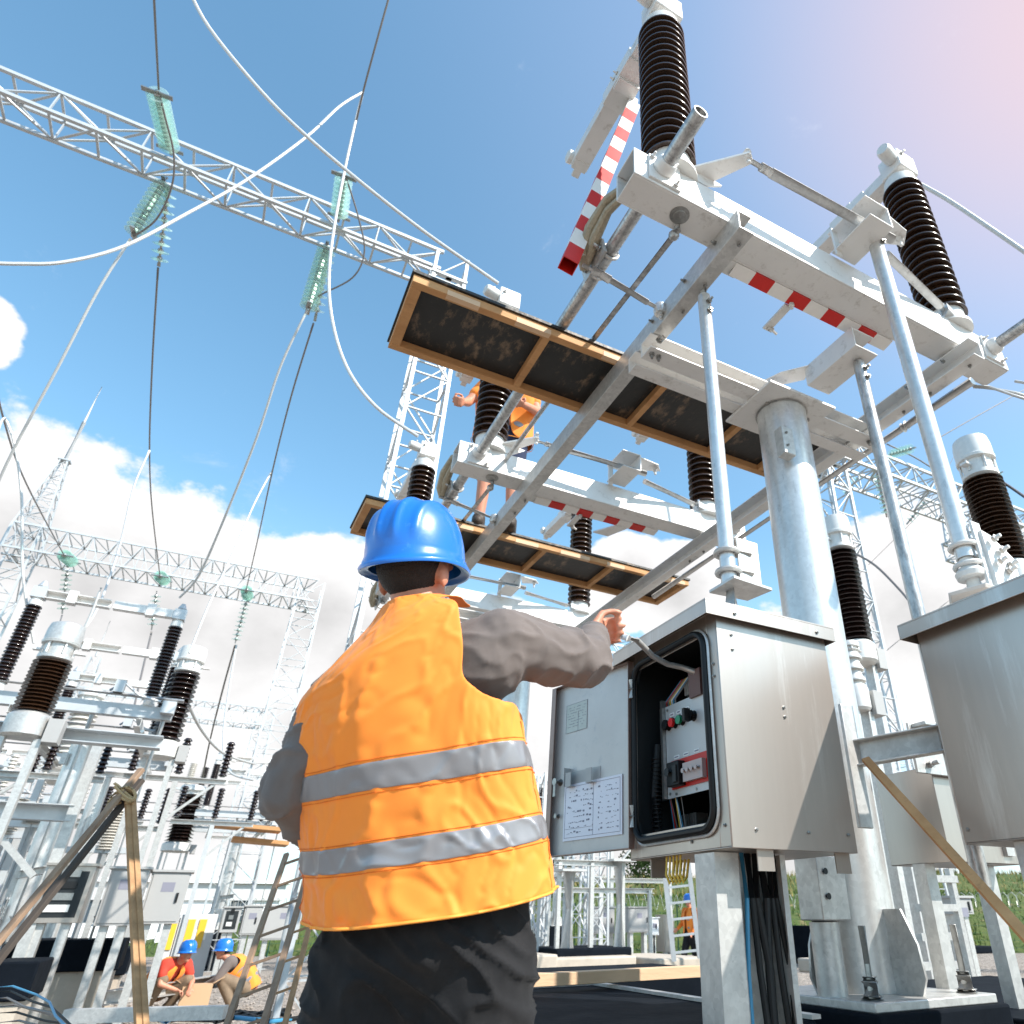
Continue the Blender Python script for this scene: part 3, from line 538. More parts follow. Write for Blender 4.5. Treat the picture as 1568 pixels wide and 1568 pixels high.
# corner webs round the opening so that it reads as a rounded mouth
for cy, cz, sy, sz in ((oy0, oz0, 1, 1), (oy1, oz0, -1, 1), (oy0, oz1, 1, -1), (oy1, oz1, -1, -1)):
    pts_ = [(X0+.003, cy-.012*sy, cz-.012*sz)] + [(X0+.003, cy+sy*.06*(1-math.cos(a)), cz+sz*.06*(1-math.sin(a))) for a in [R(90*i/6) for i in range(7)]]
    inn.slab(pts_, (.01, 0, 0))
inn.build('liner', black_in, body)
PXx = 1.40
pn = M(); pn.box(PXx, PXx+.004, 1.90, 2.175, 1.275, 1.595); panel = pn.build('control_panel', mat('panel_sheet', (.55, .56, .56), .4, .3, .05, 5), cab)
pn = M(); pn.box(PXx-.014, PXx+.004, 2.177, 2.19, 1.275, 1.62).box(PXx+.006, PXx+.01, 2.19, 2.225, 1.275, 1.60); pn.build('panel_rail', bolt_m, panel)
py_, pz = 0, 1.524
for dy, mt, nm in ((2.152, black_rub, 'knob'), (2.11, button_r, 'button'), (2.062, button_g, 'button'), (1.992, black_rub, 'selector_switch')):
    b = M(); zz = pz; b.cyl((PXx, dy, zz), (PXx-.014, dy, zz), .019, n=20); hub = b.build('bezel', black_rub, panel)
    b = M(); b.cyl((PXx-.014, dy, zz), (PXx-.023, dy, zz), .0155 if nm == 'button' else .018, n=20)
    if nm == 'selector_switch': b.box(PXx-.045, PXx-.02, dy-.007, dy+.007, zz-.022, zz+.022)
    b.build(nm, mt, hub)
for dy in (2.13, 2.085, 2.03):
    b = M(); b.box(PXx-.0015, PXx, dy-.014, dy+.014, pz+.028, pz+.041); b.build('switch_label', white_pl, panel)
    b = M(); b.box(PXx-.0022, PXx-.0016, dy-.009, dy+.009, pz+.032, pz+.037); b.build('switch_text', ink, panel)
b = M(); b.box(PXx-.034, PXx, 2.055, 2.13, 1.305, 1.385); br_ = b.build('breaker', black_rub, panel, bevel=.003)
b = M(); b.cyl((PXx-.034, 2.105, 1.35), (PXx-.050, 2.105, 1.35), .014, n=16); b.box(PXx-.040, PXx-.034, 2.062, 2.085, 1.315, 1.37); b.build('breaker_knob', black_in, br_)
b = M(); b.box(PXx-.004, PXx-.0005, 1.91, 2.142, 1.300, 1.395); b.build('red_backing', red_p, panel)
b = M(); b.box(PXx-.022, PXx-.005, 1.93, 2.045, 1.312, 1.372)
for k in range(4): b.cyl((PXx-.021, 1.95+k*.026, 1.345), (PXx-.036, 1.95+k*.026, 1.345), .008, n=12)
b.build('mini_breaker', mat('grey_device_plastic', (.5, .42, .40), .4), panel)
for dy in (2.11, 2.05, 1.985):
    b = M(); b.box(PXx-.0015, PXx, dy-.016, dy+.016, 1.400, 1.412); b.build('switch_label', white_pl, panel)
    b = M(); b.box(PXx-.0022, PXx-.0016, dy-.012, dy+.012, 1.404, 1.408); b.build('switch_text', ink, panel)
b = M()
for k, (yy, zz) in enumerate(((2.16, 1.29), (2.16, 1.58), (2.12, 1.285), (2.0, 1.285))): b.cyl((PXx, yy, zz), (PXx-.003, yy, zz), .005, n=10)
b.build('screw', bolt_m, panel)
b = M(); 
for k in range(14): b.box(PXx, PXx+.02, 1.885, 1.915, 1.14+k*.008, 1.145+k*.008)
b.build('terminal_strip', mat('orange_terminals', (.5, .13, .04), .5), body)
b = M(); b.tube([(X0+.08, Y1-.06, Z0+.05), (X0+.07, Y1-.05, Z0+.2), (X0+.085, Y1-.06, Z0+.38)], .014, 10)
for k in range(20): b.lathe([(.014, 0), (.0175, .002), (.0175, .005), (.014, .007)], (X0+.078, Y1-.055, Z0+.06+k*.014), n=12)
b.build('corrugated_hose', black_rub, body)
b = M(); b.box(1.39, 1.45, 1.93, 2.0, 1.585, 1.68); b.build('relay', mat('brown_device', (.14, .07, .06), .5), body)
for k, (yy, zz, n_) in enumerate(((2.10, 1.67, 7), (2.16, 1.20, 8), (1.93, 1.22, 6))):
    b = M()
    for i in range(n_): b.box(1.47, 1.52, yy+i*.014-.05, yy+i*.014-.039, zz-.03, zz+.03)
    b.build('terminal_block', (cement, bolt_m, yel_w)[k], body, one=True)
for k in range(7):
    b = M(); y_ = 2.20-k*.012; b.tube([(1.44, y_, 1.16), (1.42, y_+.01*(k % 3), 1.30), (1.43, y_-.015, 1.45), (1.42, y_+.008, 1.62), (1.46, y_-.05, 1.70)], .0028, 6); b.build('wire', (cable_b, red_p, wire_d, yel_w, white_pl, cable_b, wire_d)[k], body)
# feet, cable glands, cable tray post below
b = M()
for x, y in ((X0+.05, Y1-.10), (X0+.13, Y0+.02), (X1-.04, Y0+.03), (X1-.05, Y1-.08)): b.box(x-.03, x+.03, y-.002, y+.002, Z0-.055, Z0)
b.build('mounting_tab', stainless, cab)
b = M()
for x in (0, .035, .07, .105, .14): b.lathe([(.012, 0), (.014, -.02), (.011, -.035)], (X0+.16+x, Y0+.25, Z0), n=12)
b.build('cable_gland', mat('brass', (.5, .3, .08), .35, .9), cab)
b = M()
for k in range(5): b.tube([(X0+.02, Y1-.2-.02*k, Z0-.0), (X0+.015, Y1-.2-.02*k, Z0-.05), (X0+.02, Y1-.21-.02*k, Z0-.075), (X0+.04, Y1-.20-.02*k, Z0-.06), (X0+.05, Y1-.2-.02*k, Z0-.01)], .004, 6)
b.build('earth_wire', yel_w, cab)
post = thing('cable_tray_post', 'galvanised channel post with black cables under the open cabinet', 'post', (1.43, 1.84, .2), 'channel posts below the cabinets')
b = M(); xa, xb, ya, yb = 1.31, 1.575, 1.80, 1.90; t_ = .004
b.box(xa, xa+.085, ya, ya+t_, .2, Z0-.004).box(xa, xa+t_, ya+t_, yb, .2, Z0-.004).box(xb-t_, xb, ya, yb, .2, Z0-.004).box(xa+t_, xb-t_, yb, yb+t_, .2, Z0-.004).box(xb-.02, xb-t_, ya, ya+t_, .2, Z0-.004).box(xa+.085, xa+.0853, ya-.002, ya+.03, .2, Z0-.004)
b.build('channel', galv, post, bevel=.001)
for k, (xx, rr) in enumerate(((.13, .007), (.16, .010), (.185, .012), (.205, .012), (.235, .010), (.26, .009))):
    b = M(); b.tube([(xa+xx, ya+.04+.01*(k % 2), Z0), (xa+xx-.01*(k % 3), ya+.03, Z0-.12), (xa+xx+.012*((k*7) % 3-1), ya+.035, Z0-.3), (xa+xx+.02*((k*5) % 3-1), ya+.03, .5), (xa+xx, ya+.04, .2)], rr, 10)
    b.build('cable', cable_b if k == 0 else black_rub, post)
# the neighbouring cabinet, cropped by the right edge
cr_x = 2.0
cabR, bodyR = cabinet(2.0, 2.55, .80, 1.475, 1.10, 1.775, 'large closed stainless cabinet cut off by the right edge of the photo')
postR = thing('cable_tray_post', 'channel post with black cables under the cabinet at the right edge', 'post', (2.1, 1.15, .2), 'channel posts below the cabinets')
b = M(); xa, xb, ya, yb = 2.03, 2.33, 1.10, 1.34; b.box(xa, xa+t_, ya, yb, .2, 1.1).box(xb-t_, xb, ya, yb, .2, 1.1).box(xa+t_, xb-t_, yb-t_, yb, .2, 1.1).box(xa+t_, xa+.03, ya, ya+t_, .2, 1.1); b.build('channel', galv, postR, bevel=.001)
for k in range(4):
    b = M(); b.tube([(xa+.08+k*.05, ya+.1, 1.1), (xa+.07+k*.05, ya+.08, .8), (xa+.09+k*.04, ya+.07, .5), (xa+.08+k*.05, ya+.1, .2)], .014, 10); b.build('cable', black_rub, postR)
box2 = thing('junction_box', 'flat pale steel box with bolted plates between the big column and the right cabinet', 'box', (2.75, 2.0, .7))
b = M(); b.box(2.60, 3.05, 2.0, 2.30, 1.10, 1.46); b.build('housing', stainless, box2, bevel=.003)
b = M(); b.box(2.48, 2.95, 1.97, 1.982, 1.42, 1.62); b.box(2.5, 2.9, 1.90, 1.97, 1.60, 1.615); b.bolt((2.56, 1.97, 1.46), (0, -1, 0), .02, .02, .03); b.bolt((2.84, 1.97, 1.52), (0, -1, 0), .01); b.build('bolted_plate', galv, box2, bevel=.002)
b = M(); b.box(2.95, 3.0, 1.985, 2.0, 1.13, 1.2); b.chan((2.62, 2.15, .4), (2.62, 2.15, 1.10), .06, .06); b.chan((3.0, 2.15, .4), (3.0, 2.15, 1.10), .06, .06); b.build('stand', galv, box2)
lath = M(); p0 = Y(1325, 1162, 1.72); p1 = X(1640, 1510, 1.76); lath.bar(p0, p1, .012, .028, up=(1, -1, 0)); tag(lath.build('wooden_lath', wood, org=p0, bevel=.001), 'long thin wooden lath leaning diagonally before the right cabinet', 'lath')
# ================================================================ FOUNDATIONS
def found(x0, x1, y0, y1, z0, z1, label, m_=bitumen, nm='foundation_block', cat='foundation', gp='black coated foundations', bev=.01):
    b = M(); b.box(x0, x1, y0, y1, z0, z1); o = b.build(nm, m_, bevel=bev, org=V((x0+x1)/2, (y0+y1)/2, z0)); return tag(o, label, cat, gp)
found(1.97, 2.62, 1.90, 2.57, G, .652, 'black coated foundation right under the base plate of the thick pipe column')
found(2.70, 4.4, 1.2, 3.3, G, .60, 'black foundation block at the bottom right corner of the photo')
found(.75, 1.72, 1.9, 3.32, G, .655, 'wide black foundation slab with a pale rim, bottom centre beside the worker')
b = M(); b.box(1.70, 1.735, 1.9, 3.34, .657, .668); b.box(.75, 1.70, 3.32, 3.35, .657, .668); tag(b.build('steel_edging', galv), 'thin galvanised edging strip along the rim of the wide black slab', 'edging')
found(1.2, 3.4, 4.3, 5.6, G, .60, 'long low black foundation just behind the board, bottom centre')
b = M(); b.bar(Z(772, 1503, .70), Z(1068, 1487, .70)+V(0, 0, 0), .07, .045, up=(0, 0, 1)); tag(b.build('timber_board', wood_pale, bevel=.002), 'pale sawn timber lying across the black foundations right of the worker', 'board')
# ================================================================ SCAFFOLD PLANKS
def plank(x0, x1, y0, y1, z, label, cross, rz=0):
    t = thing('scaffold_board', label, 'scaffold board', ((x0+x1)/2, (y0+y1)/2, z), 'framed boards laid on the overhead channels')
    b = M(); b.box(x0-.01, x1+.01, y0-.012, y1+.012, z+.052, z+.070); b.build('deck', ply, t)
    b = M(); w = .055
    b.box(x0, x1, y0, y0+w*.8, z, z+.05).box(x0, x1, y1-w*.8, y1, z, z+.05).box(x0, x0+w, y0+w*.8, y1-w*.8, z+.001, z+.049).box(x1-w, x1, y0+w*.8, y1-w*.8, z+.001, z+.049)
    for c_ in cross: b.box(c_, c_+.04, y0+w*.8, y1-w*.8, z+.002, z+.049)
    b.build('batten_frame', wood, t, bevel=.003)
    b = M()
    for k in range(6): a = x0+.15+(x1-x0-.5)*k/5.+random.uniform(-.1, .1); b.box(a, a+random.uniform(.15, .3), y0-.003, y0+w*.55, z-.003, z+.030)
    b.build('pale_splice', wood_pale, t)
    t.rotation_euler.z = rz; return t
plank(.235, 3.12, 2.53, 3.06, 3.620, 'upper wooden-framed black board crossing the whole steel frame', (.95, 1.72, 2.35, 2.78))
plank(.46, 3.45, 4.85, 5.40, 3.625, 'lower black scaffold board behind the blue helmet, the second worker stands on it', (1.2, 1.95, 2.62, 3.1), R(1.2))
# ================================================================ PEOPLE
def remeshed(m, name, mat_, parent, vox, sm=4, org=None, disp=None):
    me = bpy.data.meshes.new('t'); me.from_pydata([v-org for v in m.v], [], m.f); o = bpy.data.objects.new('t', me); COL.objects.link(o)
    bm = bmesh.new(); bm.from_mesh(me); bmesh.ops.recalc_face_normals(bm, faces=bm.faces); bm.to_mesh(me); bm.free()
    r = o.modifiers.new('r', 'REMESH'); r.mode = 'VOXEL'; r.voxel_size = vox; q = o.modifiers.new('s', 'SMOOTH'); q.factor = .5; q.iterations = sm
    dg = bpy.context.evaluated_depsgraph_get(); ev = o.evaluated_get(dg); nm = bpy.data.meshes.new_from_object(ev); bpy.data.objects.remove(o)
    if disp:
        ns = [v.normal.copy() for v in nm.vertices]
        for v, n_ in zip(nm.vertices, ns): v.co += n_*disp(v.co+org)
    nm.name = name
    for mm in (mat_ if isinstance(mat_, list) else [mat_]): nm.materials.append(mm)
    nm.shade_smooth(); o = bpy.data.objects.new(name, nm); COL.objects.link(o)
    if parent is not None: o.parent = parent; o['_org'] = tuple(org)
    else: o.location = org
    return o
def cap(m, p0, p1, r0, r1=None, n=14):
    """closed tapered limb with round ends"""
    r1 = r0 if r1 is None else r1; p0 = Vector(p0); p1 = Vector(p1); d = (p1-p0).normalized(); P = []; Q = []
    for k in range(4): a = math.pi/2*(k+.35)/4.35; P.append(p0-d*r0*math.cos(a)); Q.append(r0*math.sin(a))
    P.append(p0); Q.append(r0)
    for k in range(1, 4): P.append(p0.lerp(p1, k/4)); Q.append(r0+(r1-r0)*k/4)
    P.append(p1); Q.append(r1)
    for k in range(3, -1, -1): a = math.pi/2*(k+.35)/4.35; P.append(p1+d*r1*math.cos(a)); Q.append(r1*math.sin(a))
    m.tube(P, Q, n)
def ell(m, c, ax, r):      # ellipsoid: c centre, ax three axes, r radii
    k = 10; n = 16; vs = []; c = Vector(c)
    for i in range(1, k):
        t = math.pi*i/k
        for j in range(n): vs.append(c+ax[0]*math.sin(t)*math.cos(2*math.pi*j/n)*r[0]+ax[1]*math.sin(t)*math.sin(2*math.pi*j/n)*r[1]+ax[2]*math.cos(t)*r[2])
    o = len(vs); vs += [c+ax[2]*r[2], c-ax[2]*r[2]]
    m.add(vs, [(i*n+j, (i+1)*n+j, (i+1)*n+(j+1) % n, i*n+(j+1) % n) for i in range(k-2) for j in range(n)] + [(o, j, (j+1) % n) for j in range(n)] + [(o+1, (k-2)*n+(j+1) % n, (k-2)*n+j) for j in range(n)])
def hand(m, w, d, side, palm, curl, s=1.0):
    """w wrist, d pointing direction, side = thumb side, palm = palm normal, curl 0..1"""
    w = Vector(w); d = Vector(d).normalized(); side = Vector(side); side = (side-d*side.dot(d)).normalized(); palm = side.cross(d) if palm > 0 else d.cross(side)
    for k in range(4): 
        o = side*(.030-.020*k)*s; cap(m, w+o*.7+d*.01*s, w+o+d*.082*s, .013*s, .0115*s, 10)
    for k, ln in enumerate((.070, .080, .075, .058)):
        p = w+side*(.032-.0215*k)*s+d*.084*s; dd = d.copy(); a = 0
        for q, f_ in enumerate((.45, .30, .25)):
            a = curl*(.9 if q == 0 else 1.15); ax = dd.cross(palm).normalized(); dd = (Matrix.Rotation(a, 3, ax) @ dd).normalized(); e = p+dd*ln*f_*s*1.05; cap(m, p, e, (.0092-.0008*q)*s, (.0088-.0010*q)*s, 8); p = e
    t0 = w+side*.026*s+d*.022*s; t1 = t0+(side*.75+d*.75+palm*.35).normalized()*.042*s; t2 = t1+(side*.1+d*.8+palm*(.3+.6*curl)).normalized()*.032*s; t3 = t2+(side*-.25*curl+d*.6+palm*(.2+.8*curl)).normalized()*.025*s
    cap(m, t0, t1, .014*s, .011*s, 10); cap(m, t1, t2, .0105*s, .0095*s, 8); cap(m, t2, t3, .0095*s, .0080*s, 8)
def helmet(root, c, fwdv, upv, s=1.0, nm='hard_hat'):
    f_ = Vector(fwdv).normalized(); u = Vector(upv); u = (u-f_*u.dot(f_)).normalized(); r_ = f_.cross(u); c = Vector(c); m = M(); n = 128; K = 30; rows = []
    A, B, H = .107*s, .132*s, .142*s
    for k in range(K+1):
        t = (math.pi/2)*(1-k/K)**1.0; row = []
        for j in range(n):
            a = 2*math.pi*j/n; ca, sa = math.cos(a), math.sin(a); e = math.cos(t)**.56; x = A*ca*e; y = B*sa*e; z = H*math.sin(t) if k < K else 0
            rg = 0
            for q in (-.060, -.021, .021, .060): rg = max(rg, math.exp(-((x/s-q)/.0075)**2))
            rg *= .0055*s*min(1, max(0, (t-.12)/.2)) ; L_ = math.hypot(ca*e, sa*e)
            nn_ = V(x/A**2, y/B**2, z/H**2); nn_ = nn_.normalized() if nn_.length > 0 else V(0, 0, 1); x += nn_.x*rg; y += nn_.y*rg; z += nn_.z*rg
            row.append((x, y, z))
        rows.append(row)
    for off, dz in ((.004, -.004), (.005, -.012), (.009, -.015), (.012, -.021), (.010, -.027), (.006, -.025), (-.002, -.020)):
        row = []
        for j in range(n):
            a = 2*math.pi*j/n; ca, sa = math.cos(a), math.sin(a); pk = max(0, sa)**4*.030*s; bk = max(0, -sa)**2*.012*s
            row.append((ca*(A+off*s), sa*(B+off*s)+pk*(1 if off > .01 else 0), dz*s-bk))
        rows.append(row)
    rows.append([(x*.93, y*.93, z+.0) for x, y, z in rows[-1]]); rows.append([(x*.9, y*.9, H*.55) for x, y, z in rows[K]]); rows.append([(x*.3, y*.3, H*.9) for x, y, z in rows[K]])
    vs = [c+r_*x+f_*y+u*z for row in rows for x, y, z in row]
    m.add(vs, [(i*n+j, i*n+(j+1) % n, (i+1)*n+(j+1) % n, (i+1)*n+j) for i in range(len(rows)-1) for j in range(n)]+[tuple(range(n))])
    return m.build(nm, blue_pl, root, ang=50)
seam_m = mat('seam_thread', (.72, .15, .01), .8)
def vest(root, rings, stripes, cutR, cutL, fold=.010, nu=120, sub=8, seed=0, opening=False, drop=0):
    """rings: (centre, right half-vector, forward half-vector) bottom to top; stripes: (v0, v1) ranges in ring units"""
    cs = [r_[0] for r_ in rings]; rows = []; nv = (len(rings)-1)*sub
    def lerp3(L_, t):
        i = min(int(t), len(L_)-2); f_ = t-i; p0, p1, p2, p3 = L_[max(i-1, 0)], L_[i], L_[i+1], L_[min(i+2, len(L_)-1)]
        return .5*((2*p1)+(p2-p0)*f_+(2*p0-5*p1+4*p2-p3)*f_*f_+(3*p1-p0-3*p2+p3)*f_**3)
    C_, Rv, Fv = [Vector(r_[0]) for r_ in rings], [Vector(r_[1]) for r_ in rings], [Vector(r_[2]) for r_ in rings]
    def pt(u, t, off=0):
        c, rv, fv = lerp3(C_, t), lerp3(Rv, t), lerp3(Fv, t); ca, sa = math.cos(u), math.sin(u); e = .78
        x = math.copysign(abs(ca)**e, ca); y = math.copysign(abs(sa)**e, sa); w = max(0, 1-t/(len(rings)-1.6))
        tri = abs(((u*5/math.pi+seed+.35*noise.noise((t*.6, ca*2, seed))) % 2)-1)*2-1
        n_ = .9*tri + .7*noise.noise((ca*2+seed, sa*2, t*.35)) + .25*noise.noise((ca*6, sa*6, t*1.4+seed))
        c1 = 1-abs(noise.noise((ca*3.4+seed, sa*3.4+t*.5, t*.9)))*4.5; c2_ = 1-abs(noise.noise((ca*5+seed, sa*5-t*.8, t*1.1+4)))*5; n_ += max(0, c1)**2*.6-max(0, c2_)**2*.35
        d = fold*(.35+.75*w)*n_; dirv = (rv.normalized()*x+fv.normalized()*y).normalized()
        return c+rv*x+fv*y+dirv*(d+off)-V(0, 0, drop*max(0, -sa)*w)
    def grid(t0, t1, off, steps):
        m = M(); vs = []; 
        for i in range(steps+1):
            t = t0+(t1-t0)*i/steps
            for j in range(nu): vs.append(pt(2*math.pi*j/nu, t, off))
        fs = []
        for i in range(steps):
            t = t0+(t1-t0)*(i+.5)/steps
            for j in range(nu):
                u = 2*math.pi*(j+.5)/nu
                if cutR(math.cos(u), math.sin(u), t) or cutL(math.cos(u), math.sin(u), t): continue
                if opening and math.sin(u) > 0 and abs(math.cos(u)) < .10+.1*t/len(rings): continue
                fs.append((i*nu+j, i*nu+(j+1) % nu, (i+1)*nu+(j+1) % nu, (i+1)*nu+j))
        m.add(vs, fs)
        ec = {}                                                        # smooth the cut edges
        for f in fs:
            for a_, b_ in zip(f, f[1:]+f[:1]): k_ = (min(a_, b_), max(a_, b_)); ec[k_] = ec.get(k_, 0)+1
        nb_ = {}
        for (a_, b_), c_ in ec.items():
            if c_ == 1: nb_.setdefault(a_, []).append(b_); nb_.setdefault(b_, []).append(a_)
        for it in range(14):
            new = {i: (m.v[i]*2+m.v[j[0]]+m.v[j[1]])/4 for i, j in nb_.items() if len(j) == 2}
            for i, v_ in new.items(): m.v[i] = v_
        used = sorted({i for f in fs for i in f}); mp = {j: k for k, j in enumerate(used)}; m.v = [m.v[i] for i in used]; m.f = [tuple(mp[i] for i in f) for f in fs]
        return m
    g = grid(0, len(rings)-1, 0, nv); o = g.build('vest', orange, root, ang=180, one=True); s_ = o.modifiers.new('solid', 'SOLIDIFY'); s_.thickness = .0022; s_.offset = -1
    sb = o.modifiers.new('sub', 'SUBSURF'); sb.levels = sb.render_levels = 1
    for a, b in stripes:
        st = grid(a, b, .0025, max(2, int((b-a)*sub*1.5))); q = st.build('reflective_stripe', refl, o, ang=180, one=True)
        s_ = q.modifiers.new('solid', 'SOLIDIFY'); s_.thickness = .001; sb = q.modifiers.new('sub', 'SUBSURF'); sb.levels = sb.render_levels = 1
    for a in [x_ for st_ in stripes for x_ in (st_[0]-.05, st_[1]+.05)] if nu > 100 else []:
        pm = M(); pm.tube([pt(2*math.pi*j/nu, a, .0006) for j in range(nu+1)], .0009, 4); pm.build('stitching', seam_m, o)
    if nu > 100:
        for uu in (math.pi*1.06, math.pi*1.94):
            pm = M(); pm.tube([pt(uu, .02+3.6*j/60, .0004) for j in range(61)], .0013, 4); pm.build('side_seam', seam_m, o)
    # piping along hem
    pm = M(); pm.tube([pt(2*math.pi*j/nu, .02, .002) for j in range(nu+1)], .0028, 6); pm.build('hem_piping', trim, o)
    return o
def head(m, c, f_, u, s=1.0):
    f_ = Vector(f_).normalized(); u = Vector(u); u = (u-f_*u.dot(f_)).normalized(); r_ = f_.cross(u); c = Vector(c); ax = (r_, f_, u)
    ell(m, c+u*.025*s, ax, (.076*s, .094*s, .095*s)); ell(m, c+f_*.022*s-u*.045*s, ax, (.058*s, .066*s, .075*s)); ell(m, c+f_*.055*s-u*.095*s, ax, (.026*s, .026*s, .022*s))
    cap(m, c+f_*.088*s+u*.010*s, c+f_*.106*s-u*.026*s, .008*s, .013*s, 8)                       # nose
    cap(m, c+f_*.080*s-u*.060*s-r_*.018*s, c+f_*.080*s-u*.060*s+r_*.018*s, .010*s, .010*s, 8)     # lips
    cap(m, c+f_*.078*s+u*.030*s-r_*.045*s, c+f_*.078*s+u*.030*s+r_*.045*s, .012*s, .012*s, 8)     # brow
    for q in (-1, 1): ell(m, c+r_*q*.078*s-f_*.006*s-u*.012*s, (r_, f_, u), (.010*s, .019*s, .032*s))
    return dict(c=c, f=f_, u=u, r=r_, s=s)
def face_mats(o, h, org):
    me = o.data; me.materials.append(eyem); me.materials.append(lipm)
    e = [h['c']+h['f']*.082*h['s']+h['u']*.008*h['s']+h['r']*q*.031*h['s']-org for q in (-1, 1)]; l_ = h['c']+h['f']*.088*h['s']-h['u']*.060*h['s']-org
    for p in me.polygons:
        if any((p.center-q).length < .0135*h['s'] for q in e): p.material_index = 1
        d = p.center-l_
        if abs(d.dot(h['r'])) < .024*h['s'] and abs(d.dot(h['u'])) < .008*h['s'] and d.dot(h['f']) > -.02: p.material_index = 2
def person(label, base, J, face, upv, vox=.011, shirt=knit, pants=denim, longs=(True, True), trousers_long=True, vest_rings=None, vkw=None, grip=(0.9, .5), group=None, world=None, rotz=0, handdir=None, hscale=1, vw=1.0, sh_disp=None, pt_disp=None, tr=1.0):
    t = thing('person', label, 'person', base, group)
    if world is not None: t.location = world
    t.rotation_euler.z = rotz; org = Vector(base)
    J = {k: Vector(v) for k, v in J.items()}
    m = M(); cap(m, J['hip'], J['waist'], .125, .115, 20); cap(m, J['waist'], J['chest'], .115, .135, 20); cap(m, J['shL'].lerp(J['chest'], .25), J['shR'].lerp(J['chest'], .25), .085, .085, 16)
    cap(m, J['chest'], J['neck'], .105, .058, 16); cap(m, J['neck'], J['head']-Vector(upv)*.04, .056, .054, 14)
    h = head(m, J['head'], face, upv, hscale)
    for sd in 'RL':
        cap(m, J['sh'+sd], J['el'+sd], .052, .040); cap(m, J['el'+sd], J['wr'+sd], .040, .027)
        hd = (handdir or {}).get(sd); d = hd[0] if hd else (J['wr'+sd]-J['el'+sd]); side = hd[1] if hd else Vector(face)
        hand(m, J['wr'+sd], d, side, (1 if sd == 'L' else -1)*(hd[2] if hd and len(hd) > 2 else 1), grip[0] if sd == 'R' else grip[1], 1.0)
        cap(m, J['hp'+sd], J['kn'+sd], .085, .056, 16); cap(m, J['kn'+sd], J['an'+sd], .054, .036)
        fd = J.get('ft'+sd, J['an'+sd]+Vector(face)*.17-V(0, 0, .055)); cap(m, J['an'+sd]-V(0, 0, .03), fd, .038, .030)
    body = remeshed(m, 'body', [skin], t, vox, 3, org); face_mats(body, h, org)
    # hair under the helmet
    m = M(); ax = (h['r'], h['f'], h['u']); ell(m, h['c']+h['u']*.020-h['f']*.016, ax, (.078, .088, .088)); ell(m, h['c']-h['u']*.022-h['f']*.036, ax, (.052, .046, .030))
    remeshed(m, 'hair', hairm, t, .012, 2, org)
    helmet(t, h['c']+h['u']*.030+h['f']*.003, h['f'], h['u'])
    # shirt
    m = M(); q = 1.0
    cap(m, J['hip']+V(0, 0, .10), J['waist']+V(0, 0, .03), .130, .128, 20); cap(m, J['waist'], J['chest'], .128, .138, 20); cap(m, J['shL'].lerp(J['chest'], .2), J['shR'].lerp(J['chest'], .2), .098, .098, 16); cap(m, J['chest'], J['neck'].lerp(J['chest'], .15), .12, .070, 16)
    for sd, lg in zip('RL', longs):
        if lg:
            cap(m, J['sh'+sd], J['el'+sd], .080*tr, .059*tr, 20); e = J['el'+sd].lerp(J['wr'+sd], .93); cap(m, J['el'+sd], e, .058*tr, .041*tr, 18)
        else: cap(m, J['sh'+sd], J['sh'+sd].lerp(J['el'+sd], .55), .074, .062, 16)
    remeshed(m, 'shirt', shirt, t, vox*.9, 4, org, sh_disp)
    m = M()
    for sd in 'RL':
        k = J['kn'+sd]; a = J['an'+sd]
        if trousers_long: cap(m, J['hp'+sd], k, .118, .082, 20); cap(m, k, a+(k-a)*.10, .080, .064, 18)
        else: cap(m, J['hp'+sd], J['hp'+sd].lerp(k, .8), .115, .09, 18)
    cap(m, J['hpL']+(J['hpR']-J['hpL'])*.2+V(0, 0, .06), J['hpR']+(J['hpL']-J['hpR'])*.2+V(0, 0, .06), .140, .140, 20); cap(m, (J['hpL']+J['hpR'])*.5+V(0, 0, .05), (J['hpL']+J['hpR'])*.5-V(0, 0, .01), .12, .10, 20)
    remeshed(m, 'trousers', pants, t, vox, 4, org, pt_disp)
    for sd in 'RL':
        m = M(); a = J['an'+sd]; fd = J.get('ft'+sd, a+Vector(face)*.17-V(0, 0, .055)); cap(m, a+V(0, 0, .06), a-V(0, 0, .03), .052, .052, 14); cap(m, a-V(0, 0, .035), fd, .052, .042, 14); remeshed(m, 'boot', boot, t, .012, 3, org)
    if vest_rings is None:
        rt = (J['shR']-J['shL']).normalized(); rings = []
        spine = [J['hip']+(J['hip']-J['waist'])*.25, J['waist'], J['waist'].lerp(J['chest'], .6), J['chest'].lerp(J['neck'], .25), J['chest'].lerp(J['neck'], .6), J['chest'].lerp(J['neck'], .85), J['neck']]
        for i, p in enumerate(spine):
            up_ = (spine[min(i+1, 6)]-spine[max(i-1, 0)]).normalized(); fw = up_.cross(rt).normalized(); w = (.20, .19, .20, .205, .19, .13, .075)[i]; dp = (.165, .16, .175, .165, .135, .10, .075)[i]
            rings.append((p, rt*w*vw, fw*dp))
        vest(t, rings, ((.55, .85), (1.75, 2.05)), lambda x, y, v: x > .80 and 2.4 < v < 4.9, lambda x, y, v: x < -.80 and 2.4 < v < 4.9, fold=.006, nu=64, sub=4, opening=True)
    return t
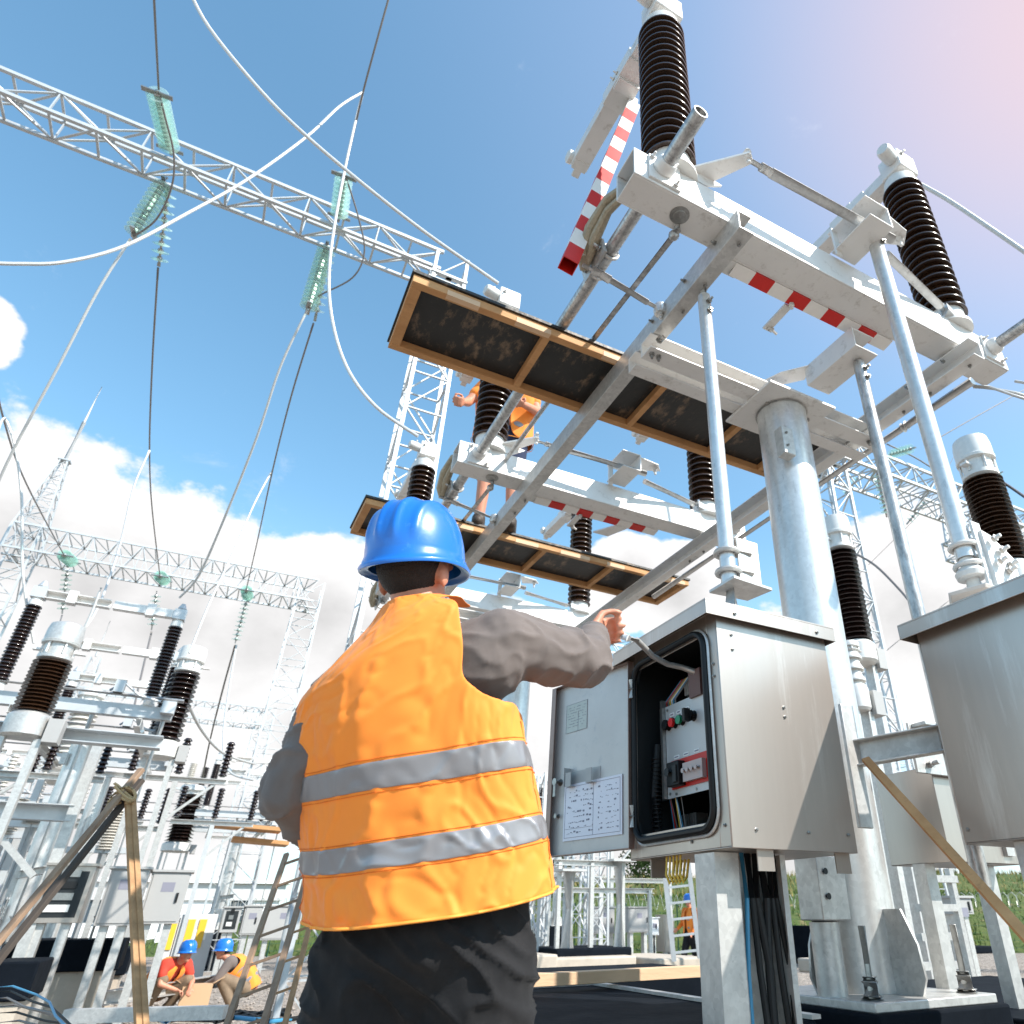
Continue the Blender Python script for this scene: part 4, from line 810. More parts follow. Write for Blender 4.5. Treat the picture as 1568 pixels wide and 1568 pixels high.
# ---- the man in front
def tl(deg, a): return V(math.cos(R(deg))*a, 0, math.sin(R(deg))*a)
J = dict(hip=(-.40, 1.62, .90), waist=(-.42, 1.58, 1.06), chest=(-.455, 1.52, 1.28), neck=(-.475, 1.46, 1.475), head=(-.500, 1.455, 1.615),
         shR=(-.285, 1.475, 1.45), elR=(-.100, 1.63, 1.462), wrR=(-.098, 1.875, 1.625), shL=(-.612, 1.475, 1.325), elL=(-.688, 1.49, 1.14), wrL=(-.62, 1.72, 1.02),
         hpR=(-.305, 1.62, .84), hpL=(-.505, 1.62, .84), knR=(-.29, 1.66, .47), knL=(-.53, 1.68, .47), anR=(-.27, 1.62, .09), anL=(-.56, 1.66, .09))
rings = [(V(-.393, 1.61, .948), tl(6, .243), V(0, .175, .0)), (V(-.405, 1.60, 1.01), tl(7, .244), V(0, .170, 0)), (V(-.428, 1.585, 1.09), tl(8, .242), V(0, .165, 0)), (V(-.450, 1.56, 1.18), tl(9, .239), V(0, .165, 0)),
         (V(-.468, 1.53, 1.28), tl(13, .234), V(0, .165, 0)), (V(-.466, 1.505, 1.36), tl(21, .250), V(0, .155, 0)), (V(-.474, 1.485, 1.42), tl(27, .245), V(0, .14, .0)), (V(-.462, 1.47, 1.468), tl(27, .195), V(0, .118, 0)), (V(-.468, 1.462, 1.503), tl(20, .115), V(0, .092, .0)), (V(-.478, 1.46, 1.530), tl(10, .078), V(0, .078, 0))]
def sleeve_disp(p):
    a = min((p-V(-.10, 1.63, 1.485)).length, (p-V(-.688, 1.49, 1.14)).length); w = math.exp(-(a/.16)**2)*.6+.4
    n_ = noise.noise(p*14)+.5*noise.noise(p*31); c_ = 1-abs(noise.noise(V(p.x*9+3, p.y*16, p.z*20)))*2.4
    return .009*w*n_+.012*w*max(0, c_)**2-.003
def pant_disp(p):
    c_ = 1-abs(noise.noise(V(p.x*8, p.y*8+2, p.z*17+p.x*10)))*2.5; return .006*noise.noise(p*11)+.012*max(0, c_)**2+.002
base = (-.41, 1.62, 0); wp = rh*base[0]+fh*base[1]
main = person('man in orange vest and blue helmet seen from behind, reaching into the open cabinet', base, J, V(.26, .93, .20), V(-.07, -.20, .97), vox=.0065, vest_rings=rings, world=wp, rotz=-YAW, sh_disp=sleeve_disp, pt_disp=pant_disp, grip=(1.25, .5),
              handdir=dict(R=(V(.25, .8, .35), V(-.1, -.35, .9)), L=(V(.35, .3, -.8), V(.2, .9, .2))))
def cR(x, y, v):
    if y > .12 and v > 7.0: return True
    if not (x > .30 and v > 3.95 and v < 8.2): return False
    return x > .86-.40*min(1, (v-3.95)/.55)**.6+.0*v if y < 0 else (x > .6 and v < 8)
vest(main, rings, ((1.33, 1.84), (2.80, 3.28)), cR, lambda x, y, v: False, fold=.0108, nu=200, sub=12, seed=2.7, opening=True, drop=.035)
# trouser pocket details
# ---- lever held in the right hand
lv = thing('metal_lever', 'bent grey metal lever held by the worker, its end inside the open cabinet', 'lever', Y(960, 985, 1.75))
A_ = rh*(-.085)+fh*1.94+V(0, 0, 1.668); E_ = X(1066, 1030, 1.40)
h0 = X(948, 972, 1.02); h1 = X(962, 977, 1.04); h2 = X(1000, 1005, 1.22)
g_ = M(); g_.tube([A_-(h0-A_)*.3, h0, h1], [.013, .013, .012], 14); g_.build('grip', white_pl, lv)
g_ = M(); g_.tube([h1, X(975, 980, 1.10), h2, X(1022, 1017, 1.30), X(1045, 1022, 1.36), E_, E_+V(.03, .01, 0)], [.010, .010, .010, .010, .010, .012, .014], 12); g_.build('shank', galv, lv)
g_ = M(); g_.box(-.45, .45, -.4, .4, G, -.002); pl = g_.build('timber_pallet', wood_pale, org=V(0, 0, G)); pl.location = wp+V(0, 0, G); pl.rotation_euler.z = -YAW; tag(pl, 'stack of timber under the feet of the nearest worker', 'pallet')
# ================================================================ LATTICE GANTRIES
def lattice(m, p0, p1, w, h, n, r, taper=1.0, up=None, rb=None):
    """square lattice girder or mast from p0 to p1 (w across, h along up)"""
    p0 = Vector(p0); p1 = Vector(p1); a, b, d = frame(p1-p0, up); rb = rb or r*.6
    def c(i, k): s = 1+(taper-1)*i; q = p0.lerp(p1, i); return q+a*(w/2*s*(-1 if k in (0, 3) else 1))+b*(h/2*s*(-1 if k < 2 else 1))
    for k in range(4): m.bar(c(0, k), c(1, k), r, r, up=b)
    for i in range(n):
        t0, t1 = i/n, (i+1)/n
        for k in range(4):
            k2 = (k+1) % 4; x, y = (k, k2) if (i+k) % 2 == 0 else (k2, k)
            m.bar(c(t0, x), c(t1, y), rb, rb*.5); 
            if i % 2 == 0 or k % 2 == 0: m.bar(c(t0, k), c(t0, k2), rb, rb*.5)
def gantry(label, x0, x1, y, z, towers, n, w=.5, h=.45, r=.055, mat_=bgmetal, group='lattice gantries', rod=(), tw=.55):
    t = thing('lattice_gantry', label, 'gantry', (x1, y, G), group)
    m = M(); lattice(m, (x0, y, z+h/2), (x1, y, z+h/2), w, h, n, r, up=(0, 0, 1)); m.build('girder', mat_, t, smooth=False, one=True)
    for tx in towers:
        m = M(); lattice(m, (tx, y, G), (tx, y, z+h), tw*1.25, tw*1.25, int(z*1.5), r, taper=.8, up=(0, 1, 0))
        for k in (-.28, .28): m.bar((tx-.32, y+k, z-.15), (tx+.32, y+k, z-.15), .10, .05)
        m.bar((tx, y-.3, z-.15), (tx, y+.3, z-.15), .10, .05); m.build('tower', mat_, t, smooth=False, one=True)
    for tx, zt in rod:
        m = M(); lattice(m, (tx, y, z+h), (tx, y, z+h+(zt-z)*.40), tw, tw, 8, r*.8, taper=.25, up=(0, 1, 0)); m.bar((tx-.18, y, z+h+(zt-z)*.40), (tx+.18, y, z+h+(zt-z)*.40), .3, .05); m.build('mast', mat_, t, smooth=False, one=True)
        m = M(); zz = z+h+(zt-z)*.40; m.cyl((tx, y, zz), (tx, y, zz+(zt-zz)*.5), .07, .07, 8); m.cyl((tx, y, zz+(zt-zz)*.5), (tx, y, zt), .045, .012, 8); m.build('lightning_rod', wire_l, t)
    return t
gantry('big white lattice girder running across the upper left sky with its tower behind the scaffold', -16, 1.25, 9.19, 11, (1.42,), 30, r=.058)
k = M(); k.box(1.1, 1.75, 8.9, 9.0, 11.5, 12.0)
gantry('white lattice gantry behind the left switchgear, above the brown insulators', -7.6, 1.5, 26.6, 11, (-7.3, 1.35), 26, w=1.2, h=.85, r=.06, rod=((-7.3, 18.0),), tw=.8)
gantry('small pale lattice gantry farthest away at the lower left', -8, 1.9, 48, 11, (1.7,), 22, w=1.3, h=1.0, r=.08, tw=.9)
gantry('white lattice gantry at the right behind the two bright rods', 11.5, 24, 10.2, 11, (11.8,), 24, w=1.0, h=.6, r=.07, tw=.6)
gantry('narrow lattice gantry seen between the orange vest and the open cabinet door', 6.0, 16, 21, 9, (6.4, 7.3), 20, w=.7, h=.6, r=.07, tw=.65)
gantry('small lattice gantry at the right edge with a lightning rod', 19.2, 34, 12, 11, (20.3,), 22, w=.8, h=.6, r=.08, rod=((19.6, 19.5),), tw=.6)
def mast(label, x, y, z, zt, w=.9):
    t = thing('lightning_mast', label, 'lightning mast', (x, y, G), 'lightning masts'); m = M(); lattice(m, (x, y, G), (x, y, z), w, w, 16, .06, taper=.25, up=(0, 1, 0)); m.build('lattice_tower', bgmetal, t, smooth=False, one=True)
    m = M(); m.cyl((x, y, z), (x, y, zt), .06, .015, 8); m.build('lightning_rod', wire_l, t)
p = Y(145, 1010, 42); mast('thin lattice lightning mast between the white-capped and the brown insulators at left', p.x, 42, Y(145, 1005, 42).z, Y(162, 950, 42).z, 1.6)
p = Y(1310, 900, 14); mast('thin lattice mast right of the big pipe column behind the small ribbed insulator', p.x+.3, 14, 9.5, 12, 1.0)
# ================================================================ GLASS INSULATOR STRINGS
disc = [(.03, 0), (.035, .02), (.05, .03), (.122, .052), (.128, .060), (.120, .066), (.05, .060), (.035, .080), (.03, .10), (.012, .128)]
disc_me = {}
def string(p0, p1, label, group='green glass insulator strings', double=False, pitch=.128, sc=1.0):
    p0 = Vector(p0); p1 = Vector(p1); d = (p1-p0); n = max(3, int(d.length/(pitch*sc))-1); d.normalize(); t = thing('insulator_string', label, 'insulator string', p0, group)
    a, b, _ = frame(d); offs = (0,)
    if double: pitch = .088; n = max(3, int((p1-p0).length/(pitch*sc))-1); sc *= 1.12; pitch /= 1.12
    for o in offs:
        for k in range(n):
            q = p0+d*(.10+pitch*k)*sc+a*o
            m = M(); m.lathe([(r_*sc, h_*sc) for r_, h_ in disc[2:7]], q, d, 18); g_ = m.build('glass_disc', glass, t)
            m = M(); m.lathe([(.032*sc, 0), (.045*sc, .03*sc), (.045*sc, .075*sc), (.02*sc, .085*sc), (.014*sc, .13*sc)], q, d, 8); m.build('metal_cap', bolt_m, g_)
    m = M(); m.cyl(p0, p0+d*.10*sc, .018*sc, n=6)
    if double: m.bar(p0+d*.1*sc-a*.16*sc, p0+d*.1*sc+a*.16*sc, .05*sc, .02*sc)
    m.build('shackle', bolt_m, t); m = M(); e = p0+d*(.10+pitch*n)*sc; m.bar(e-d*.02, p1, .045*sc, .03*sc)
    if double: m.bar(e-a*.17*sc, e+a*.17*sc, .06*sc, .02*sc)
    m.build('end_clamp', bolt_m, t); return t
g_top = V(0, 0, 11.1)
sA0, sA1 = Y(262, 237, 8.92), Y(240, 140, 7.75)
string(sA0, sA1, 'glass string above the big girder, pulling up towards the top edge at left', double=True)
sB0, sB1 = Y(256, 272, 9.46), Y(202, 362, 9.75)
string(sB0, sB1, 'thick double glass string hanging below the big girder, leaning to the lower left', double=True)
sC0, sC1 = Y(258, 285, 9.5), Y(243, 408, 10.55)
string(sC0, sC1, 'thin single glass string hanging straight below the big girder')
sD0, sD1 = Y(518, 340, 8.92), Y(527, 268, 8.0)
string(sD0, sD1, 'short glass string above the big girder right of centre', double=True)
sE0, sE1 = Y(502, 372, 9.5), Y(472, 472, 9.7)
string(sE0, sE1, 'thick double glass string below the big girder behind the bright curved cable', double=True)
sF0, sF1 = Y(505, 375, 9.6), Y(482, 492, 10.4)
string(sF0, sF1, 'thin single glass string just right of the second thick one')
# strings of the second gantry
G2 = [((105, 858), (95, 940), 'glass string under the left gantry above the grey-capped transformer'), ((240, 905), (232, 965), 'glass string under the left gantry behind the tallest brown insulator'), ((378, 918), (360, 985), 'glass string under the left gantry near its right tower')]
g2e = []
for (a, b, l_) in G2:
    e = Y(*b, 27.6); string(Y(*a, 27.3), e, l_, sc=1.25); g2e.append(e)
g2n = []
for (a, b, l_) in (((112, 862), (98, 850), 'flat-lying glass string on top of the left gantry, leftmost'), ((253, 890), (245, 882), 'flat-lying glass string on top of the left gantry, middle one'), ((380, 915), (377, 903), 'flat-lying glass string on top of the left gantry, rightmost')):
    e = Y(*b, 24.6); string(Y(*a, 26.0), e, l_, sc=1.25, double=True); g2n.append(e)
# strings of the right gantry
for (a, ya, b, yb, l_) in (((1322, 722), 10.8, (1292, 760), 11.6, 'glass string slanting down-left from the right gantry, near its tower'), ((1342, 720), 9.8, (1358, 792), 10.4, 'glass string hanging between the two operating rods'), ((1424, 760), 10.8, (1388, 803), 11.6, 'glass string slanting down-left between the two bright rods'), ((1360, 697), 9.6, (1402, 685), 8.6, 'glass string lying almost level just above the right girder'), ((1536, 800), 12.0, (1552, 862), 12.4, 'glass string hanging at the right edge of the photo beside the big transformer'), ((1510, 735), 11.5, (1536, 722), 10.7, 'short level glass string left of the far lightning mast at right')):
    string(Y(*a, ya), Y(*b, yb), l_)
# ================================================================ WIRES
def wire(pts, r, m_, label, y0=None, y1=None, n=None, g='overhead conductors', nm='overhead_wire'):
    """pts: pixels or 3D points; pixels get a depth that runs evenly from y0 to y1"""
    out_ = []; k = len(pts); ln = [0]
    px = [p for p in pts]
    for i in range(1, k): ln.append(ln[-1]+math.hypot(px[i][0]-px[i-1][0], px[i][1]-px[i-1][1]))
    for i, p in enumerate(px):
        t = ln[i]/ln[-1]; y = 1/((1-t)/y0+t/y1); out_.append(Y(p[0], p[1], y))
    P = []
    for i in range(k-1):                                            # smooth through the points
        q0, q1, q2, q3 = out_[max(i-1, 0)], out_[i], out_[i+1], out_[min(i+2, k-1)]
        for s in range(6):
            f_ = s/6; P.append(.5*((2*q1)+(q2-q0)*f_+(2*q0-5*q1+4*q2-q3)*f_*f_+(3*q1-q0-3*q2+q3)*f_**3))
    P.append(out_[-1]); o = M().tube(P, r, 8).build(nm, m_, org=P[-1]); return tag(o, label, 'cable', g)
LW = wire_l; DW = wire_d
wire([(285, -25), (320, 42), (400, 140), (470, 209), (560, 285), (650, 355), (740, 418), (763, 434)], .015, LW, 'bright cable from the top edge sloping down to the clamp above the upper scaffold board', 4.2, 4.1)
wire([(-30, 402), (30, 404), (100, 401), (190, 377), (290, 325), (380, 274), (470, 209), (520, 163), (556, 141)], .019, LW, 'bright cable sweeping from the left edge up across the big girder', 7, 7.2)
wire([(556, 141), (541, 200), (520, 300), (505, 400), (507, 480), (530, 560), (575, 622), (640, 668)], .019, LW, 'bright cable drooping from the joint at top centre to the insulator behind the helmet', 7.2, 6.45)
wire([(600, -20), (575, 70), (556, 141), (540, 210), (527, 266)], .014, DW, 'thin dark wire from the top edge to the short glass string right of centre', 5.6, 8.0)
wire([(235, -20), (239, 60), (243, 137)], .014, DW, 'thin dark wire from the top edge to the left upper glass string', 6.0, 7.75)
wire([(243, 140), (253, 180), (266, 235), (263, 285), (240, 335), (205, 362)], .014, DW, 'dark jumper loop hugging the left glass strings', 7.75, 9.75)
wire([(530, 272), (548, 330), (558, 385), (540, 425), (490, 452), (478, 465)], .014, DW, 'dark jumper loop beside the second group of glass strings', 8.0, 9.75)
wire([(200, 366), (150, 445), (90, 560), (20, 690), (-30, 800)], .019, LW, 'bright cable falling from the leaning glass string to the left edge', 9.75, 12)
wire([(242, 410), (233, 560), (229, 690), (233, 780), (245, 882)], .016, DW, 'long thin dark wire dropping from the single glass string to the left gantry', 10.55, 24.6)
wire([(229, 690), (205, 745), (185, 830), (150, 930), (110, 985)], .019, LW, 'bright drop cable branching off the long dark wire to the grey-capped transformer', 15.5, 13.4)
wire([(470, 476), (430, 560), (393, 670), (345, 790), (305, 880), (275, 915)], .019, LW, 'bright cable from the second thick glass string down to the tallest left insulator', 9.7, 13.1)
wire([(480, 495), (445, 610), (417, 722), (396, 820), (377, 903)], .016, DW, 'thin dark wire from the second single glass string to the left gantry', 10.4, 24.6)
wire([(417, 720), (390, 770), (355, 850), (318, 930), (290, 1000)], .019, LW, 'bright drop cable branching to the third left insulator', 15.5, 14.5)
wire([(-20, 520), (5, 640), (40, 740), (98, 850)], .016, DW, 'dark wire entering at the left edge and running to the left gantry', 11, 24.6)
wire([(8, 640), (22, 680), (33, 760), (35, 880), (52, 985)], .019, LW, 'bright cable hanging at the far left down to the transformer', 13, 13.4)
wire([(-20, 720), (0, 650), (8, 640)], .019, LW, 'short bright cable stub at the left edge', 12.5, 13)
wire([(95, 942), (88, 970), (88, 1000)], .02, DW, 'short dark drop wire over the grey transformer cap', 27.6, 20)
wire([(232, 968), (215, 1040), (205, 1085)], .03, DW, 'thin drop wire behind the left insulators', 27.6, 24)
wire([(360, 988), (340, 1060), (318, 1150), (300, 1250)], .03, DW, 'thin wire falling from the rightmost string of the left gantry', 27.6, 38)
wire([(362, 988), (350, 1060), (342, 1130), (350, 1180), (388, 1195)], .03, LW, 'thin bright cable looping right to the insulators beside the sleeve', 27.6, 24)
wire([(280, 1060), (310, 1120), (345, 1155), (390, 1170)], .03, LW, 'bright drooping cable between the left and the middle switchgear', 15, 24)
wire([(155, 900), (130, 960), (95, 1005)], .019, LW, 'bright jumper from the level contact arm to the grey-capped transformer', 13, 13.2)
wire([(1405, 280), (1450, 305), (1510, 345), (1590, 400)], .018, LW, 'pale cable leaving the far right insulator towards the right edge', 1.9, 1.5)
wire([(1250, 850), (1290, 842), (1335, 862), (1375, 900), (1400, 930)], .02, DW, 'dark curved cable between the small transformer and the far right', 7.5, 6)
wire([(1500, 722), (1530, 735), (1575, 765)], .015, DW, 'curved dark cable from the big transformer head to the right edge', 3.55, 3.0)
wire([(1430, 675), (1500, 635), (1590, 585)], .015, DW, 'thin straight dark wire rising to the right edge above the big transformer', 9, 8)
wire([(1358, 680), (1400, 700), (1440, 725)], .02, DW, 'dark wire along the top of the right girder', 9.6, 9.4)
wire([(1180, 985), (1260, 930), (1350, 845), (1420, 772), (1460, 700)], .010, DW, 'very thin straight wire behind the column slanting up to the right', 14, 12)
wire([(1240, 1110), (1330, 1020), (1440, 930), (1570, 830)], .010, DW, 'second very thin wire slanting up to the right, lower one', 14, 12)
# ================================================================ OTHER BAYS (copies of the near one)
def slim_copy(o, off, label, rz=0, depth=1):
    c = o.copy(); COL.objects.link(c); c.location = Vector(o.location)+Vector(off); c['label'] = label
    for ch in list(o.children):
        if ch.name.split('.')[0] in ('bolt', 'hole_cover', 'weld_seam', 'cable_loop', 'braided_strap', 'tie_rod'): continue
        d = ch.copy(); COL.objects.link(d); d.parent = c
        for e in list(ch.children):
            if depth and e.name.split('.')[0] in ('terminal_head', 'base_flange', 'top_cap', 'terminal_clamp'): g_ = e.copy(); COL.objects.link(g_); g_.parent = d
    return c
def porc_fix(o, m_):
    for ch in o.children:
        if ch.name.startswith('insulator'):
            pass
near_fr = fr
# a closed-position pole: arms lie along the beam
def closed_pole(y, label, grp, dx=0):
    t = thing('disconnector_pole', label, 'disconnector', (2.15, y+.08, 3.62), grp); b = M(); b.box(PX0, PX1, y, y+.16, 3.62, 3.80); b.build('beam', bgmetal, t)
    for ix in (IX1, IX2):
        q = insulator(t, ix, y+.08, 3.80, 5.14, rad=.108, n=22, m_=porc_r, nn=16)
        b = M(); b.box(ix-.09, ix+.09, y-.01, y+.17, 5.25, 5.42); b.lathe([(.05, 0), (.07, .03), (.03, .12)], (ix, y+.08, 5.42), n=10); b.build('terminal_head', bgmetal, q)
        s = 1 if ix == IX1 else -1; b = M(); b.chan((ix, y+.08, 5.33), (ix+s*.93, y+.08, 5.33), .13, .13, .012, up=(0, 0, 1)); b.box(ix+s*.42-.06, ix+s*.42+.06, y, y+.16, 5.24, 5.44); b.build('contact_arm', alu, t)
    b = M(); b.cyl((PX0-2.2, y-.12, 3.90), (PX1+.1, y-.12, 3.90), .032, n=12); b.build('drive_pipe', galvp, t)
    b = M(); b.box(PX1-.16, PX1+.02, y-.22, y-.04, 3.68, 3.86); b.tube([(PX1-.9, y-.1, 3.95), (PX1-.75, y-.16, 4.08), (PX1-.5, y-.2, 3.9), (PX1-.2, y-.15, 3.85)], .02, 8); b.box(PX1-.85, PX1-.72, y-.2, y-.08, 3.92, 4.1); b.build('gear_box', bgmetal, t)
    return t
GB = 'switch poles of the left background bay'
OFF = V(-4.25, 11.6, 0)
cpL = []
for k, y in enumerate((1.45, 3.93, 6.36)):
    o = closed_pole(y, ('brown insulator pair of the left bay, nearest one with its level arm at top', 'second brown insulator pair of the left bay, just behind the nearest', 'third and lowest brown insulator pair of the left bay')[k], GB); o.location = Vector(o.location)+OFF; cpL.append(o)
slim_copy(fr, OFF, 'galvanised column frame of the left background bay', depth=0)
def rods_at(off, label):
    for w_, x_, y_ in (('left', 2.35, 1.7), ('right', 3.30, 1.5)):
        b = M(); p_ = V(x_, y_, G)+off; b.cyl(p_, V(x_, y_, 3.8)+off, .035, n=12); b.cyl(p_+V(0, 0, 1.2), p_+V(0, 0, 1.32), .05, n=12); tag(b.build('operating_rod', galvp, org=p_), w_+' '+label, 'operating rod', 'operating rods of the far bays')
m = M(); m.box(1.97, 2.62, 1.90, 6.6, G, .652); o = m.build('foundation_block', bitumen, org=V(2.3, 2.2, 0)); o.location = o.location+OFF; tag(o, 'black foundation under the columns of the left background bay', 'foundation', 'black coated foundations')
rods_at(OFF, 'bright rod next to the column of the left background bay')
# frame beams in front of that bay (transformer portal)
pt = thing('steel_portal', 'low steel portal carrying the grey-capped transformers at far left', 'portal frame', (-3, 11.2, 0))
b = M(); b.chan((-6.5, 11.3, 2.95), (-.75, 11.3, 2.95), .22, .16, .012, up=(0, 0, 1)); b.build('beam', bgmetal, pt)
b = M(); b.chan((-6.5, 12.3, 2.15), (-1.55, 12.3, 2.15), .2, .2, .012, up=(0, 0, 1)); b.build('beam', bgmetal, pt)
b = M(); b.chan((-1.55, 12.3, G), (-1.55, 12.3, 3.2), .16, .12, .01); b.build('leg', galv, pt)
b = M(); b.chan((-3.6, 12.3, G), (-3.6, 12.3, 2.1), .16, .12, .01); b.build('leg', galv, pt)
b = M(); b.bar((-2.5, 12.2, 2.1), (-1.7, 12.2, 1.4), .07, .07); b.build('brace', galv, pt)
def transformer(x, y, z0, zi, zt, label, m_=porc, rad=.16, cap_m=cement, tapered=True, nn=24, n=14, legs=True):
    """current transformer: pedestal, ribbed body and drum head"""
    t = thing('instrument_transformer', label, 'transformer', (x, y, G), 'drum-headed transformers')
    b = M(); b.lathe(shed_profile(z0, zi, rad*.68, rad, n), (x, y, 0), n=nn); b.build('insulator', m_, t, ang=50)
    hh = zt-zi; r = rad*.95; b = M(); b.lathe([(r*.8, 0), (r*.95, .02), (r*.95, hh*.12), (r*.78, hh*.15), (r*.80, hh*.42), (r*1.02, hh*.44), (r*1.04, hh*.50), (r*1.0, hh*.52), (r*1.0, hh*.80), (r*.93, hh*.97), (r*.80, hh), (.01, hh)], (x, y, zi), n=nn); o = b.build('head', cap_m, t)
    b = M()
    for k in range(6): a = k*math.pi/3; b.bar((x+math.cos(a)*r*.88, y+math.sin(a)*r*.88, zi+hh*.15), (x+math.cos(a)*r*.88, y+math.sin(a)*r*.88, zi+hh*.44), .02, .02)
    b.box(x+r*.9, x+r*1.5, y-.04, y+.04, zi+hh*.25, zi+hh*.30); b.box(x-r*1.3, x-r*.9, y-.04, y+.04, zi+hh*.25, zi+hh*.30); b.build('terminal', alu, t)
    b = M(); b.lathe([(r*.9, 0), (r*1.1, .03), (r*1.1, .25), (r*.9, .30)], (x, y, z0-.30), n=nn); b.build('base_tank', cap_m, t)
    b = M(); b.box(x+r*1.1, x+r*1.1+.16, y-.12, y+.12, z0-.34, z0-.06); b.build('terminal_box', grey_paint, t, bevel=.004)
    if legs:
        for s in (-1, 1): b = M(); b.chan((x+s*r*.9, y, G), (x+s*r*.9, y, z0-.3), .12, .08, .008); b.build('leg', galv, t)
    return t
def tr_px(a, b, c, y, rad, label, **k):
    """a: px of the top of the head, b: px of the neck, c: px of the insulator foot"""
    p = Y(*c, y); transformer(p.x, y, p.z, Y(*b, y).z, Y(*a, y).z, label, rad=rad, **k)
tr_px((86, 955), (72, 1012), (48, 1092), 11.0, .21, 'fat transformer with a rounded grey cap at the left edge', cap_m=galv)
tr_px((284, 990), (275, 1030), (252, 1135), 15.0, .24, 'slim transformer with a white drum head right of the tallest insulators', m_=porc_r)
tr_px((1474, 672), (1488, 730), (1545, 866), 3.4, .20, 'big dark ribbed transformer with a white drum head behind the right cabinet', nn=40, n=20)
tr_px((1277, 795), (1285, 845), (1312, 985), 6.2, .22, 'slim ribbed transformer with a white drum head just right of the big column', m_=porc_r, nn=32, n=20)
tr_px((122, 1055), (118, 1075), (95, 1180), 22, .30, 'pale ribbed transformer between the left insulators, seen through the beams', m_=porc_w)
tr_px((291, 1203), (284, 1218), (272, 1290), 30, .42, 'far transformer with a white cap above the open grey cabinet', m_=porc_r)
tr_px((1302, 985), (1304, 1000), (1310, 1050), 5.6, .13, 'white pedestal post with a grey box right of the column', m_=cement, n=3)
# thin post insulators far away
for k, (a, b, y, l_) in enumerate((((297, 1168), (286, 1208), 40, 'thin pale post insulator far behind, left of two'), ((315, 1175), (303, 1220), 40, 'thin brown post insulator far behind, right of two'), ((108, 1155), (95, 1200), 24, 'thin pale post insulator seen under the left portal'), ((24, 1222), (6, 1278), 16, 'brown post insulator at the left edge below the portal'), ((42, 1236), (28, 1266), 18, 'short brown post insulator, second from the left edge'), ((64, 1235), (50, 1262), 15, 'short dark post insulator, third from the left edge'), ((95, 1224), (68, 1300), 17, 'brown post insulator behind the left bay column'), ((180, 1240), (160, 1302), 17, 'brown post insulator right of the left bay column'))):
    t = thing('post_insulator', l_, 'insulator', (Y(*b, y).x, y, 0), 'far thin post insulators'); p0 = Y(*b, y); p1 = Y(*a, y)
    q = M(); q.lathe(shed_profile(0, (p1-p0).length, .10, .17, 14), p0, n=10); q.build('sheds', porc_w if k != 1 else porc_r, t); q = M(); q.cyl((p0.x, y, G), (p0.x, y, p0.z), .08, n=8); q.bar((p0.x-.5, y, p0.z), (p0.x+.5, y, p0.z), .15, .1); q.build('stand', bgmetal, t)
# further bays
FARB = [(V(-1.2, 24.5, 0), 'beside the grey sleeve of the nearest worker'), (V(-7.2, 24.0, 0), 'low at the far left behind the portal'), (V(9.6, 24.0, 0), 'far away under the open cabinet door'), (V(6.6, 22.0, -.2), 'far away between the vest and the cabinet door'), (V(15.0, 16.0, 0), 'far away right of the big column')]
for i, (off, ds) in enumerate(FARB):
    slim_copy(fr, off, 'distant column frame '+ds, depth=0); c1 = slim_copy(cpL[0], off-OFF, 'distant switch pole '+ds+', front one'); c2 = slim_copy(cpL[1], off-OFF, 'distant switch pole '+ds+', middle one'); c3 = slim_copy(cpL[2], off-OFF, 'distant switch pole '+ds+', rear one')
    for c_ in (c1, c2, c3): c_['group'] = 'far switch poles'
    rods_at(off, 'thin rod of the distant frame '+ds)
    m = M(); m.box(1.97, 2.62, 1.90, 6.6, G-off.z, .652); o = m.build('foundation_block', bitumen, org=V(2.3, 2.2, 0)); o.location = o.location+off; tag(o, 'black foundation of the distant frame '+ds, 'foundation', 'black coated foundations')
# scaffold boards on the bay beside the sleeve
for k, (a, b, y) in enumerate((((325, 1263), (430, 1272), 24), ((355, 1285), (440, 1293), 24.6))):
    p, q = Y(*a, y), Y(*b, y); m = M(); m.bar(p, q, .9, .10, up=(0, 0, 1)); tag(m.build('wooden_platform', wood, org=p), ('long upper', 'shorter lower')[k]+' wooden platform board left of the grey sleeve', 'board', 'wooden platforms on the far frames')
